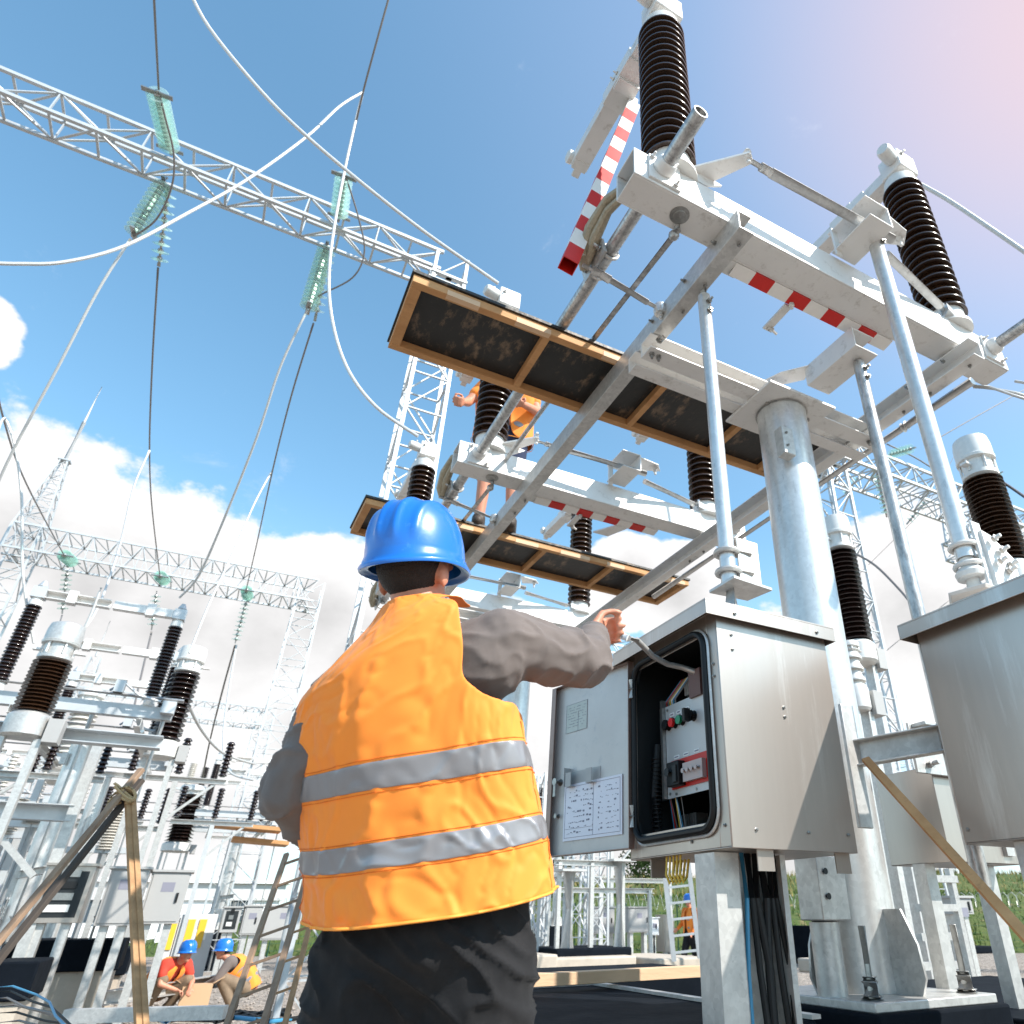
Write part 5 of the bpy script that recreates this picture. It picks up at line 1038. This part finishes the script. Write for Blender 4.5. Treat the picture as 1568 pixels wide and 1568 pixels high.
# ================================================================ LEFT CABINETS
def box_cab(px0, px1, pb, ptp, y, label, m_=grey_paint, opn=False, legs=True, depth=.5, door_px=None):
    p0 = Y(px0, pb, y); p1 = Y(px1, pb, y); zt = Y((px0+px1)/2, ptp, y).z; t = thing('control_cabinet', label, 'cabinet', (p0.x, y, G), 'metal control cabinets')
    b = M(); x0, x1, z0, z1 = p0.x, p1.x, p0.z, zt
    b.box(x0, x1, y, y+depth, z0, z1); h_ = b.build('housing', m_, t, bevel=.004); b = M(); b.box(x0-.03, x1+.03, y-.04, y+depth+.03, z1, z1+.03); b.build('rain_hood', m_, t)
    if opn:
        b = M(); b.box(x0+.05, x1-.05, y-.004, y, z0+.06, z1-.06); b.build('dark_opening', black_in, h_)
        for k in range(4): b = M(); b.box(x0+.10+.02*k, x1-.14, y-.02, y-.005, z0+.12+k*.13, z0+.20+k*.13); b.build('device', (cement, bolt_m, black_rub, bolt_m)[k], h_)
    else:
        b = M(); b.box(x0+.03, x1-.03, y-.012, y, z0+.03, z1-.03); d_ = b.build('door', m_, t); b = M(); b.box(x1-.12, x1-.09, y-.03, y-.012, (z0+z1)/2-.06, (z0+z1)/2+.06); b.build('handle', black_rub, d_)
        b = M(); b.box((x0+x1)/2-.08, (x0+x1)/2+.08, y-.014, y-.012, z1-.25, z1-.13); b.build('rating_plate', ink, d_)
    if legs:
        for xx in (x0+.12, x1-.12): b = M(); b.chan((xx, y+.15, G), (xx, y+.15, z0), .17, .1, .01, up=(1, 0, 0)); b.build('leg', galv, t)
    return t
t = box_cab(42, 118, 1414, 1325, 12.2, 'open grey cabinet with wiring at the lower left, crossed by the wooden pole', stainless, True)
t = box_cab(142, 203, 1418, 1330, 12.6, 'closed plain grey cabinet at the lower left, right of the leaning pole', grey_paint)
t = box_cab(209, 272, 1415, 1335, 13.0, 'grey cabinet door panel with a dark label plate, right of the plain cabinet', grey_paint)
t = box_cab(335, 362, 1428, 1390, 20, 'small open cabinet with dark inside near the crouching workers', grey_paint, True)
t = box_cab(366, 394, 1432, 1388, 20, 'small closed cabinet beside the dark open one', grey_paint)
t = box_cab(398, 455, 1440, 1388, 20, 'grey cabinet half hidden by the ladder and the vest', grey_paint)
t = box_cab(907, 941, 1430, 1390, 20, 'distant grey cabinet under the open door, left one', grey_paint)
t = box_cab(963, 996, 1428, 1390, 19, 'distant grey cabinet with a dark plate under the open door, right one', grey_paint)
t = box_cab(997, 1009, 1432, 1406, 21, 'tiny white box beside the distant right cabinet', white_wall)
t = box_cab(1018, 1034, 1458, 1402, 22, 'distant dark-sided steel locker left of the white ladder', stainless)
t = box_cab(1340, 1368, 1405, 1375, 7, 'grey box behind the lower part of the column', grey_paint)
t = box_cab(1462, 1492, 1400, 1375, 8, 'small grey box behind the channel post at right', grey_paint)
# two yellow-striped kiosks
for k, (px0, px1, pb, ptp, ys) in enumerate(((243, 262, 1462, 1405, (.5,)), (258, 318, 1465, 1400, (.35, .65)), (0, 22, 1445, 1380, (.3, .7)))):
    y = 21 if k < 2 else 15; p0, p1 = Y(px0, pb, y), Y(px1, pb, y); z1 = Y(px0, ptp, y).z; t = thing('switch_kiosk', ('narrow grey kiosk with one yellow stripe at the lower left', 'wide grey kiosk with two yellow stripes behind the crouching workers', 'pale kiosk with yellow stripes cut off by the left edge')[k], 'kiosk', (p0.x, y, G), 'grey kiosks with yellow stripes')
    b = M(); b.box(p0.x, p1.x, y, y+1.0, G, z1); b.build('housing', grey_wall, t, bevel=.01)
    for s in ys: b = M(); xx = p0.x+(p1.x-p0.x)*s; b.box(xx-.075, xx+.075, y-.03, y, z1*.35, z1*.9); b.build('yellow_stripe', yellow_p, t)
    b = M(); b.box(p1.x-.4, p1.x-.15, y-.008, y, z1*.5, z1*.7); b.build('notice_plate', white_pl, t)
# building
p0, p1 = Y(255, 1395, 60), Y(372, 1412, 60); zt = Y(300, 1346, 60).z
t = thing('white_building', 'long low white and grey building at the horizon, lower left', 'building', (p0.x, 60, 0))
b = M(); b.box(p0.x-14, p1.x+2, 60, 75, G, zt*.62); b.build('wall', white_wall, t); b = M(); b.box(p0.x-14.2, p1.x+2.2, 59.8, 75.2, zt*.62, zt*.93); b.build('upper_wall', grey_wall, t); b = M(); b.box(p0.x-14.5, p1.x+2.5, 59.5, 75.5, zt*.93, zt); b.build('roof', white_wall, t)
for k in range(5): b = M(); xx = p0.x-9+k*4.2; b.box(xx, xx+1.4, 59.96, 60, .8, 2.4); b.build('window', mat('dark_window_glass', (.05, .07, .09), .1) if k == 0 else bpy.data.materials['dark_window_glass'], t)
# ================================================================ WOODEN POLES, LADDER
def pole(pa, ya, pb, yb, w, label, m_=wood_grey, org=None):
    a, b_ = Y(*pa, ya), Y(*pb, yb); m = M(); m.bar(a, b_, w, w*.75); t = m.build('wooden_pole', m_, org=b_, bevel=.004); return tag(t, label, 'pole', 'roped wooden poles at the lower left')
P1a, P1b = Y(217, 1178, 5.0), Y(-30, 1475, 4.6)
m = M(); m.bar(P1a, P1b, .036, .024, up=(0, 0, 1)); tag(m.build('wooden_pole', wood_grey, org=P1b, bevel=.003), 'upper weathered batten leaning from lower left up to the roped knot', 'pole', 'roped wooden poles at the lower left')
P2a, P2b = Y(222, 1180, 5.05)-V(0, 0, .05), Y(-30, 1505, 4.65)
m = M(); m.bar(P2a, P2b, .034, .026, up=(0, 0, 1)); tag(m.build('wooden_pole', mat('dark_pole_wood', (.07, .055, .045), .8), org=P2b, bevel=.003), 'lower dark batten lashed under the weathered one', 'pole', 'roped wooden poles at the lower left')
zg = -1
for k, (pa, pb) in enumerate((((195, 1215), (213, 1600)), ((203, 1215), (224, 1600)))):
    a, b_ = Y(*pa, 5.0), Y(*pb, 4.2); m = M(); m.bar(a, b_, .026, .022); tag(m.build('wooden_pole', mat('tan_pole_wood%d' % k, (.50, .28, .13), .75, 0, .4, 14, .2, 60), org=b_, bevel=.003), ('left upright tan batten under the roped knot', 'right upright tan batten under the roped knot')[k], 'pole', 'roped wooden poles at the lower left')
m = M(); c0 = Y(188, 1222, 4.97)
for k in range(9): a = k*.7; m.tube([c0+V(math.cos(a+q)*.06, math.sin(a)*.03-.02, math.sin(a*1.7+q*1.3)*.035+(k-4)*.008) for q in [i*.5 for i in range(9)]], .008, 6)
tag(m.build('rope_lashing', mat('tan_rope', (.55, .38, .2), .9, 0, .3, 40), org=c0), 'tan rope lashing knotted where the wooden poles meet', 'rope')
def ladder(pa, pb, ya, yb, w, n, label, m_, rail=.035):
    a, b_ = Y(*pa, ya), Y(*pb, yb); d = (a-b_).normalized(); s = d.cross(V(-.5, -.9, 0)).normalized(); t = thing('ladder', label, 'ladder', b_, 'ladders')
    for q in (-1, 1): m = M(); m.bar(a+s*w/2*q, b_+s*w/2*q, rail, rail*1.5, up=s); m.build('rail', m_, t)
    L_ = (a-b_).length
    for k in range(n): m = M(); p = b_+d*L_*(k+.5)/n; m.bar(p-s*w/2, p+s*w/2, rail*.9, rail*.7); m.build('rung', m_, t)
    return t
ladder((462, 1300), (365, 1600), 5.6, 4.6, .20, 7, 'weathered wooden ladder leaning behind the worker at lower left', wood_grey, .020)
ladder((484, 1330), (412, 1600), 5.8, 4.9, .12, 6, 'second narrower wooden ladder right beside the first', mat('tan_ladder_wood', (.46, .26, .13), .8, 0, .3, 10), .018)
ladder((1035, 1322), (1052, 1470), 11, 11, .42, 6, 'white metal ladder standing below the open cabinet', bgmetal, .05)
# ================================================================ GROUND CLUTTER
def slabx(pa, pb, ya, yb, w, h, label, m_, nm, cat, g=None, up=None):
    m = M(); a, b_ = (Y(*pa, ya), Y(*pb, yb)); m.bar(a, b_, w, h, up=up or (0, 0, 1)); return tag(m.build(nm, m_, org=a, bevel=.004), label, cat, g)
def gfl(px, py, z): return Z(px, py, z)
a, b_ = Z(105, 1532, .12), Z(418, 1482, .30)
m = M(); m.chan(Z(110, 1536, -.02), Z(400, 1492, .10), .14, .17, .012, up=(0, 0, 1)); tag(m.build('steel_beam', galv, org=Z(110, 1530, 0)), 'long galvanised channel beam lying on blocks before the crouching workers', 'steel beam', 'loose steel on the ground')
m = M(); m.box(-.2, .9, 9.0, 9.25, G, G+.28); tag(m.build('steel_beam', galv), 'short steel beam on the gravel below the long one', 'steel beam', 'loose steel on the ground')
m = M(); p = Z(120, 1560, .2); m.bar(Z(100, 1556, .2), Z(345, 1550, .2), .12, .1, up=(0, 0, 1)); tag(m.build('steel_beam', galv, org=p), 'thin steel profile lowest on the gravel at left', 'steel beam', 'loose steel on the ground')
for k, (a, b_, z) in enumerate((((0, 1474), (52, 1500), .70), ((60, 1440), (190, 1452), .6), ((172, 1452), (200, 1462), .6))):
    y = (11, 13, 15)[k]; p, q = Y(a[0]-20*(k == 0), a[1], y), Y(b_[0], b_[1], y); m = M(); m.box(p.x, q.x, y, y+1.2, p.z-.36, p.z); mc = M(); mc.box(p.x+.06, q.x-.06, y+.06, y+1.1, G, p.z-.362); tag(mc.build('concrete_plinth', concrete, org=V(p.x, y, G)), ('raw concrete under the black block at the left edge', 'raw concrete under the black block behind the left cabinets', 'raw concrete under the small black block between the posts')[k], 'plinth', 'raw concrete blocks'); tag(m.build('foundation_block', bitumen, org=V(p.x, y, 0), bevel=.02), ('black foundation block at the left edge of the photo', 'black foundation behind the posts of the lower left cabinets', 'small black foundation between the lower left posts')[k], 'foundation', 'black coated foundations')
def fblock(pxa, pxb, ptop, pbot, y, label, m_=bitumen, d=1.5):
    p, q = Y(pxa, ptop, y), Y(pxb, ptop, y); z0 = Y(pxa, pbot, y).z; m = M(); m.box(p.x, q.x, y, y+d, z0, p.z); tag(m.build('foundation_block', m_, org=V(p.x, y, z0), bevel=.03), label, 'foundation', 'black coated foundations' if m_ is bitumen else 'raw concrete blocks')
fblock(852, 968, 1453, 1468, 13, 'black capped foundation with two columns, bottom centre', d=1.4)
fblock(835, 975, 1468, 1485, 12.6, 'raw concrete block under the black cap, bottom centre', concrete, 2.0)
fblock(797, 855, 1463, 1490, 11.5, 'pale concrete slab at the bottom just right of the trousers', concrete, 2)
fblock(1010, 1085, 1468, 1490, 12, 'pale concrete footing below the white ladder', concrete, 2)
fblock(1355, 1400, 1475, 1500, 9, 'concrete footing behind the base plate of the column', concrete, 2)
fblock(1470, 1520, 1450, 1462, 13, 'low black footing behind the right channel post', d=1.2)
# steel kit on the far foundations
for k, (px_, pt_, pb_, y, w) in enumerate(((868, 1335, 1452, 13.2, .24), (948, 1320, 1452, 13.2, .22))):
    p = Y(px_, pb_, y); t = thing('steel_post', ('left', 'right')[k]+' galvanised post on the black capped foundation, bottom centre', 'post', p, 'posts on the far foundation'); b = M(); b.cyl(p, (p.x, y, Y(px_, pt_, y).z), w/2, n=16); b.build('pipe', galvp, t); b = M(); b.box(p.x-.25, p.x+.25, y-.25, y+.25, Y(px_, pt_, y).z, Y(px_, pt_, y).z+.04); b.build('head_plate', galv, t)
for k, (a, b_, y) in enumerate((((800, 1345), (1030, 1338), 17), ((800, 1362), (1000, 1358), 15), ((850, 1320), (960, 1316), 13.2), ((1130, 1090), (1170, 1100), 6))):
    if k == 3: continue
    p, q = Y(*a, y), Y(*b_, y); t = thing('steel_portal', ('upper', 'middle', 'short')[k]+' white crossbar frame under the open cabinet door', 'portal frame', p, 'white crossbars in the far yard'); m = M(); m.chan((p.x, y, p.z), (q.x, y, p.z), .10, .10, .012, up=(0, 0, 1)); m.build('crossbar', galv, t)
    for xx in (p.x+.1, (p.x+q.x)/2, q.x-.1): m = M(); m.chan((xx, y, G), (xx, y, p.z), .07, .07, .01); m.build('leg', galv, t)
for k, (px_, y, h) in enumerate(((880, 16, 3.2), (912, 16.5, 3.0), (800, 14, 3.5), (818, 18, 3.0), (1350, 9, 3.6), (1420, 9.5, 2.4))):
    p = Y(px_, 1450, y); t = thing('lattice_post', ('lattice post left of the far cabinets', 'thin lattice post between the far posts', 'lattice post touching the right side of the vest', 'second lattice post near the vest', 'lattice post just right of the pipe column foot', 'thin lattice post behind the right cabinet')[k], 'lattice post', (p.x, y, G), 'lattice posts'); m = M(); lattice(m, (p.x, y, G), (p.x, y, h), .4, .4, 8, .05, up=(0, 1, 0)); m.build('lattice', bgmetal, t, smooth=False, one=True)
t = thing('ladder', 'steel rung frame behind the column at right, beside the channel post', 'ladder', Y(1440, 1480, 4), 'ladders')
for q in (1405, 1452):
    m = M(); pa, pb = Y(q, 1330, 4.2), Y(q+20, 1492, 4.2); m.bar(pa, (pa.x, 4.2, .3), .05, .05); m.build('rail', galv, t)
for py_q in (1345, 1390, 1435, 1480): m = M(); m.bar(Y(1407, py_q, 4.2), V(Y(1462, py_q, 4.2).x, 4.2, Y(1407, py_q, 4.2).z), .06, .05); m.build('rung', galv, t)
# loose cables
random.seed(11)
for k in range(7):
    z = .05; s = [(-20+random.uniform(-5, 5), 1512+k*9+random.uniform(-5, 5)), (45+k*5+random.uniform(-14, 14), 1524+k*8+random.uniform(-7, 7)), (85+k*6+random.uniform(-14, 14), 1556+k*5), (130+k*9, 1600)]
    P = [Y(px_, py_, 5.2-.4*i_) for i_, (px_, py_) in enumerate(s)]; m = M(); m.tube([P[0], P[0].lerp(P[1], .5)+V(0, 0, .02), P[1], P[1].lerp(P[2], .5)+V(.01, 0, .01), P[2], P[3]], .0048, 8)
    tag(m.build('loose_cable', cable_b if k in (0, 3) else (black_rub if k % 2 else wire_d), org=P[0]), ('uppermost loose blue cable at the bottom left corner', 'loose black cable just under the upper blue one', 'loose dark cable in the middle of the bottom left bundle', 'second loose blue cable of the bottom left bundle', 'loose dark cable below the second blue one', 'loose black cable second from the bottom of the left bundle', 'lowest loose dark cable at the bottom left corner')[k], 'cable', 'loose cables on the ground')
for k in range(6):
    P = [Z(230+random.uniform(-20, 20)+i*35, 1562-random.uniform(0, 16)+(i % 2)*4, .08) for i in range(7)]; m = M(); m.tube(P, .02, 8)
    tag(m.build('loose_cable', cable_b if k == 2 else black_rub, org=P[0]), ('first', 'second', 'only blue', 'fourth', 'fifth', 'front')[k]+' cable strand of the tangle on the gravel left of the ladder', 'cable', 'tangled cables on the gravel')
# gravel stones
m = M(); random.seed(5)
for k in range(2600):
    d_ = random.uniform(6, 24); a = R(random.uniform(-16, 8)); x, y = math.sin(a)*d_, math.cos(a)*d_; s = random.uniform(.015, .045); c_ = V(x, y, G+s*.3)
    vs = [c_+V(*(random.uniform(.6, 1)*s*q for q in v)) for v in ((1, 0, 0), (0, 1, 0), (-1, 0, 0), (0, -1, 0), (0, 0, .8), (0, 0, -.5))]; m.add(vs, [(0, 1, 4), (1, 2, 4), (2, 3, 4), (3, 0, 4), (1, 0, 5), (2, 1, 5), (3, 2, 5), (0, 3, 5)])
o = m.build('gravel_stones', mat('loose_stone', (.42, .36, .31), .9, 0, .5, .8), smooth=False); tag(o, 'loose gravel stones scattered over the yard ground', 'gravel'); o['kind'] = 'stuff'
# ================================================================ GRASS BANK, RAZOR WIRE
def bank_h(d):     # profile across the bank, d = distance from its foot
    return 2.1*min(1, max(0, d/4.5))**.8 + (1.2*min(1, (d-9)/5) if d > 9 else 0)
BA = V(2, 36, 0); BB = V(52, 4, 0); bd = (BB-BA).normalized(); bn = V(-bd.y, bd.x, 0); bn = bn if bn.y > 0 else -bn
m = M(); vs = []; na, nb = 70, 26; Lb = (BB-BA).length+60
for i in range(na+1):
    for j in range(nb+1):
        s = Lb*i/na-10; d_ = j*1.2; p = BA+bd*s+bn*d_; vs.append((p.x, p.y, bank_h(d_)*(1 if s > 4 else max(0, (s+10)/14))+noise.noise(p*.35)*.22-.02+G))
m.add(vs, [(i*(nb+1)+j, (i+1)*(nb+1)+j, (i+1)*(nb+1)+j+1, i*(nb+1)+j+1) for i in range(na) for j in range(nb)])
struct(m.build('grass_bank', mat('grassy_soil', (.045, .085, .014), .95, 0, .3, .5, .6, 6, col2=(.09, .11, .025), dirt=(.34, .22, .12), dirt_amt=.2), ang=180))
gm = mat('green_grass_blades', (.045, .105, .012), .8, 0, .5, .4, col2=(.10, .15, .025)); gd = mat('dry_grass_blades', (.32, .23, .08), .85, 0, .4, .6, col2=(.16, .15, .04))
m = M(); random.seed(9)
for k in range(60000):
    s = random.uniform(-5, Lb-15); d_ = random.uniform(0, 17)**1.0; p = BA+bd*s+bn*d_; z = bank_h(d_)*(1 if s > 4 else max(0, (s+10)/14))+noise.noise(p*.35)*.22-.05+G
    h = random.uniform(.08, .34)*(1+.8*noise.noise(p*.25+V(5, 0, 0)))*(1.2 if d_ > 13 else 1); a = random.uniform(0, 6.28); w = random.uniform(.015, .04); q = V(math.cos(a)*w, math.sin(a)*w, 0); b0 = V(p.x, p.y, z); tip = b0+V(random.uniform(-.12, .12), random.uniform(-.12, .12), h)
    m.mi(1 if (d_ > 8.5 and random.random() < .75) or random.random() < .05 else 0); m.add([b0-q, b0+q, tip], [(0, 1, 2)])
o = m.build('tall_grass', [gm, gd], smooth=False); tag(o, 'green and dry grass growing on the bank beyond the yard', 'grass'); o['kind'] = 'stuff'
BA = BA+V(0, 0, G); fz = thing('razor_wire_fence', 'green post fence topped with razor wire coils in front of the grass bank', 'fence', BA-bn*.4)
m = M(); 
fp = BA-bn*.5
P = []
for k in range(1500): s = k*.045; a = k*.9; p = fp+bd*s; P.append(p+bn*math.cos(a)*.24+V(0, 0, 1.75+math.sin(a)*.26))
m.tube(P, .012, 4, cap=False); m.build('razor_coil', coil, fz, one=True)
for k in range(34):
    p = fp+bd*k*2.0; m = M(); m.cyl(p, p+V(0, 0, 1.75), .03, n=8); m.build('fence_post', greenp, fz)
m = M()
for k in range(7): m.cyl(fp+V(0, 0, .2+.24*k), fp+bd*66+V(0, 0, .2+.24*k), .006, n=4)
m.build('line_wires', greenp, fz, one=True)
# far shrub and pale barrels
def shrub(x, y, z, r, label):
    t = thing('shrub', label, 'shrub', (x, y, z), 'shrubs on the bank'); m = M(); 
    for k in range(1500):
        d_ = V(random.gauss(0, 1), random.gauss(0, 1), random.gauss(0, .8)); d_ = d_.normalized()*r*random.random()**.5; c_ = V(x, y, z+r*.9)+d_*(1+.4*noise.noise(d_*2)); s = .09; a_ = V(random.uniform(-1, 1), random.uniform(-1, 1), random.uniform(-1, 1)).normalized(); b_ = a_.cross(V(.3, .5, .8)).normalized()
        m.add([c_-a_*s, c_+b_*s*.5, c_+a_*s, c_-b_*s*.5], [(0, 1, 2, 3)])
    m.build('foliage', mat('shrub_leaves', (.07, .12, .03), .7, 0, .5, 1.5) if 'shrub_leaves' not in bpy.data.materials else bpy.data.materials['shrub_leaves'], t, smooth=False, one=True); m = M(); 
    for k in range(4): m.cyl((x, y, z-.3), (x+random.uniform(-.4, .4), y+random.uniform(-.3, .3), z+r), .04, .015, 6)
    m.build('trunk', wood_grey, t, one=True)
p = Y(985, 1360, 33); shrub(p.x, 33, 2.2, 1.2, 'small leafy shrub on the bank above the distant cabinets')
p = Y(830, 1385, 30); shrub(p.x, 30, 1.4, 1.4, 'dark shrub on the bank seen left of the distant cabinets')
p = Y(1372, 1350, 16); shrub(p.x, 16, 2.0, .9, 'yellowish shrub behind the lattice post right of the column')
# ================================================================ THE OTHER WORKERS
def stand(label, world, rotz, base=(0, 0, 0), **k):
    return person(label, base, k.pop('J'), k.pop('face', V(0, 1, 0)), k.pop('upv', V(0, 0, 1)), world=V(*world), rotz=rotz, **k)
SJ = dict(hip=(0, 0, .93), waist=(0, .0, 1.08), chest=(0, -.01, 1.28), neck=(0, 0, 1.46), head=(0, .03, 1.61), shR=(.18, 0, 1.40), shL=(-.18, 0, 1.40), elR=(.25, -.02, 1.12), elL=(-.25, -.02, 1.12), wrR=(.26, .14, .90), wrL=(-.24, .16, .92),
          hpR=(.09, 0, .87), hpL=(-.09, 0, .87), knR=(.11, .03, .48), knL=(-.11, .03, .48), anR=(.12, 0, .09), anL=(-.12, 0, .09))
redsh = redcl
# on the upper frame, in shorts, bending slightly over the beam
j2 = dict(SJ); j2.update(waist=(0, .03, 1.08), chest=(0, .10, 1.28), neck=(0, .15, 1.45), head=(0, .20, 1.58), shR=(.18, .11, 1.39), shL=(-.18, .11, 1.39), elR=(.31, .16, 1.15), wrR=(.33, .36, .98), elL=(-.25, .16, 1.14), wrL=(-.12, .36, 1.04))
p = Z(765, 812, 3.70)
stand('bare-legged worker in an orange vest standing on the lower scaffold board behind the beam', (1.53, 4.98, 3.69), math.pi*.90, J=j2, vox=.009, longs=(False, False), shirt=orange, pants=navy, trousers_long=False, vw=1.25, grip=(1.2, 1.2), group='other workers').scale = (1.12, 1.12, 1.10)
# crouching pair on the gravel
cj = dict(hip=(0, -.05, .34), waist=(0, .04, .49), chest=(0, .22, .62), neck=(0, .36, .72), head=(0, .46, .83), shR=(.19, .31, .69), shL=(-.19, .31, .69), elR=(.27, .42, .46), elL=(-.27, .42, .46), wrR=(.10, .58, .38), wrL=(-.10, .60, .38),
          hpR=(.10, -.02, .32), hpL=(-.10, -.02, .32), knR=(.22, .38, .50), knL=(-.22, .38, .48), anR=(.18, .12, .09), anL=(-.18, .12, .09))
pA = Z(268, 1505, 0); pA = Y(240, 1500, 14.4)
stand('crouching worker in a red shirt and open orange vest on the gravel, facing the camera', (pA.x, 14.4, G), math.pi*1.22, J=cj, vox=.013, longs=(False, False), shirt=redcl, pants=khaki, group='other workers')
pB = Y(382, 1490, 14.6)
stand('crouching worker turned sideways in orange vest, right of the red shirt', (pB.x, 14.6, G), math.pi*.45, J=cj, vox=.013, longs=(False, True), shirt=knit, pants=khaki, group='other workers')
wj = dict(SJ); wj.update(knR=(.10, .15, .50), anR=(.10, .20, .09), knL=(-.1, -.02, .48), anL=(-.1, -.18, .10), elR=(.24, .05, 1.13), wrR=(.22, .25, 1.0))
pC = Y(1060, 1480, 17.0)
stand('standing worker in blue helmet and orange vest beside the channel post', (pC.x, 17.0, G), math.pi*.55, J=wj, vox=.013, longs=(True, True), shirt=mat('orange_shirt', (.8, .2, .02), .9), pants=denim, group='other workers')
m = M(); c0 = Y(312, 1475, 14.3); m.box(c0.x-.2, c0.x+.2, 14.2, 14.5, G, G+.42); bx = m.build('cardboard_box', card, org=V(c0.x, 14.3, G)); tag(bx, 'open cardboard box between the two crouching workers', 'box')
for s in (-1, 1): m = M(); m.slab([(c0.x+s*.2, 14.2, G+.42), (c0.x+s*.2, 14.5, G+.42), (c0.x+s*.34, 14.5, G+.50), (c0.x+s*.34, 14.2, G+.50)], (0, 0, .008)); m.build('flap', card, bx, org=V(c0.x, 14.3, G))

random.seed(21)
spots = [(-4.6, 15.5), (-3.9, 17.5), (-2.7, 16.4), (-3.2, 19.5), (-1.6, 18.5), (-.7, 17.2), (-4.9, 21), (-2.2, 22), (.2, 21), (8.6, 19.5), (9.8, 22.5), (10.9, 20.2), (7.9, 24.5), (12.0, 16.0), (13.5, 18.0)]
words = ['leftmost', 'second', 'third', 'fourth', 'fifth', 'sixth', 'seventh', 'eighth', 'ninth']
for k, (x_, y_) in enumerate(spots):
    hh = random.uniform(2.2, 3.6); t = thing('busbar_stand', words[k if k < 9 else k-9]+(' thin busbar stand behind the left switchgear' if k < 9 else ' thin busbar stand in the yard behind the open cabinet'), 'busbar stand', (x_, y_, G), 'thin busbar stands')
    m = M(); m.chan((x_, y_, G), (x_, y_, hh), .12, .10, .01); m.build('post', galv if k % 2 else bgmetal, t)
    m = M(); m.chan((x_-.9, y_, hh+.05), (x_+.9, y_, hh+.05), .1, .1, .01, up=(0, 0, 1)); m.build('crossarm', galv, t)
    m = M(); m.bar((x_, y_, hh-.7), (x_+.7, y_, hh), .05, .05); m.build('brace', galv, t)
    for dx in (-.8, 0, .8):
        if hh+.1 > 2.4: m = M(); m.lathe(shed_profile(.05, .75, .05, .085, 9), (x_+dx, y_, hh+.1), n=10); m.build('insulator', porc_r if k % 3 else porc_w, t)
for o in bpy.data.objects:
    if '_org' in o: del o['_org']
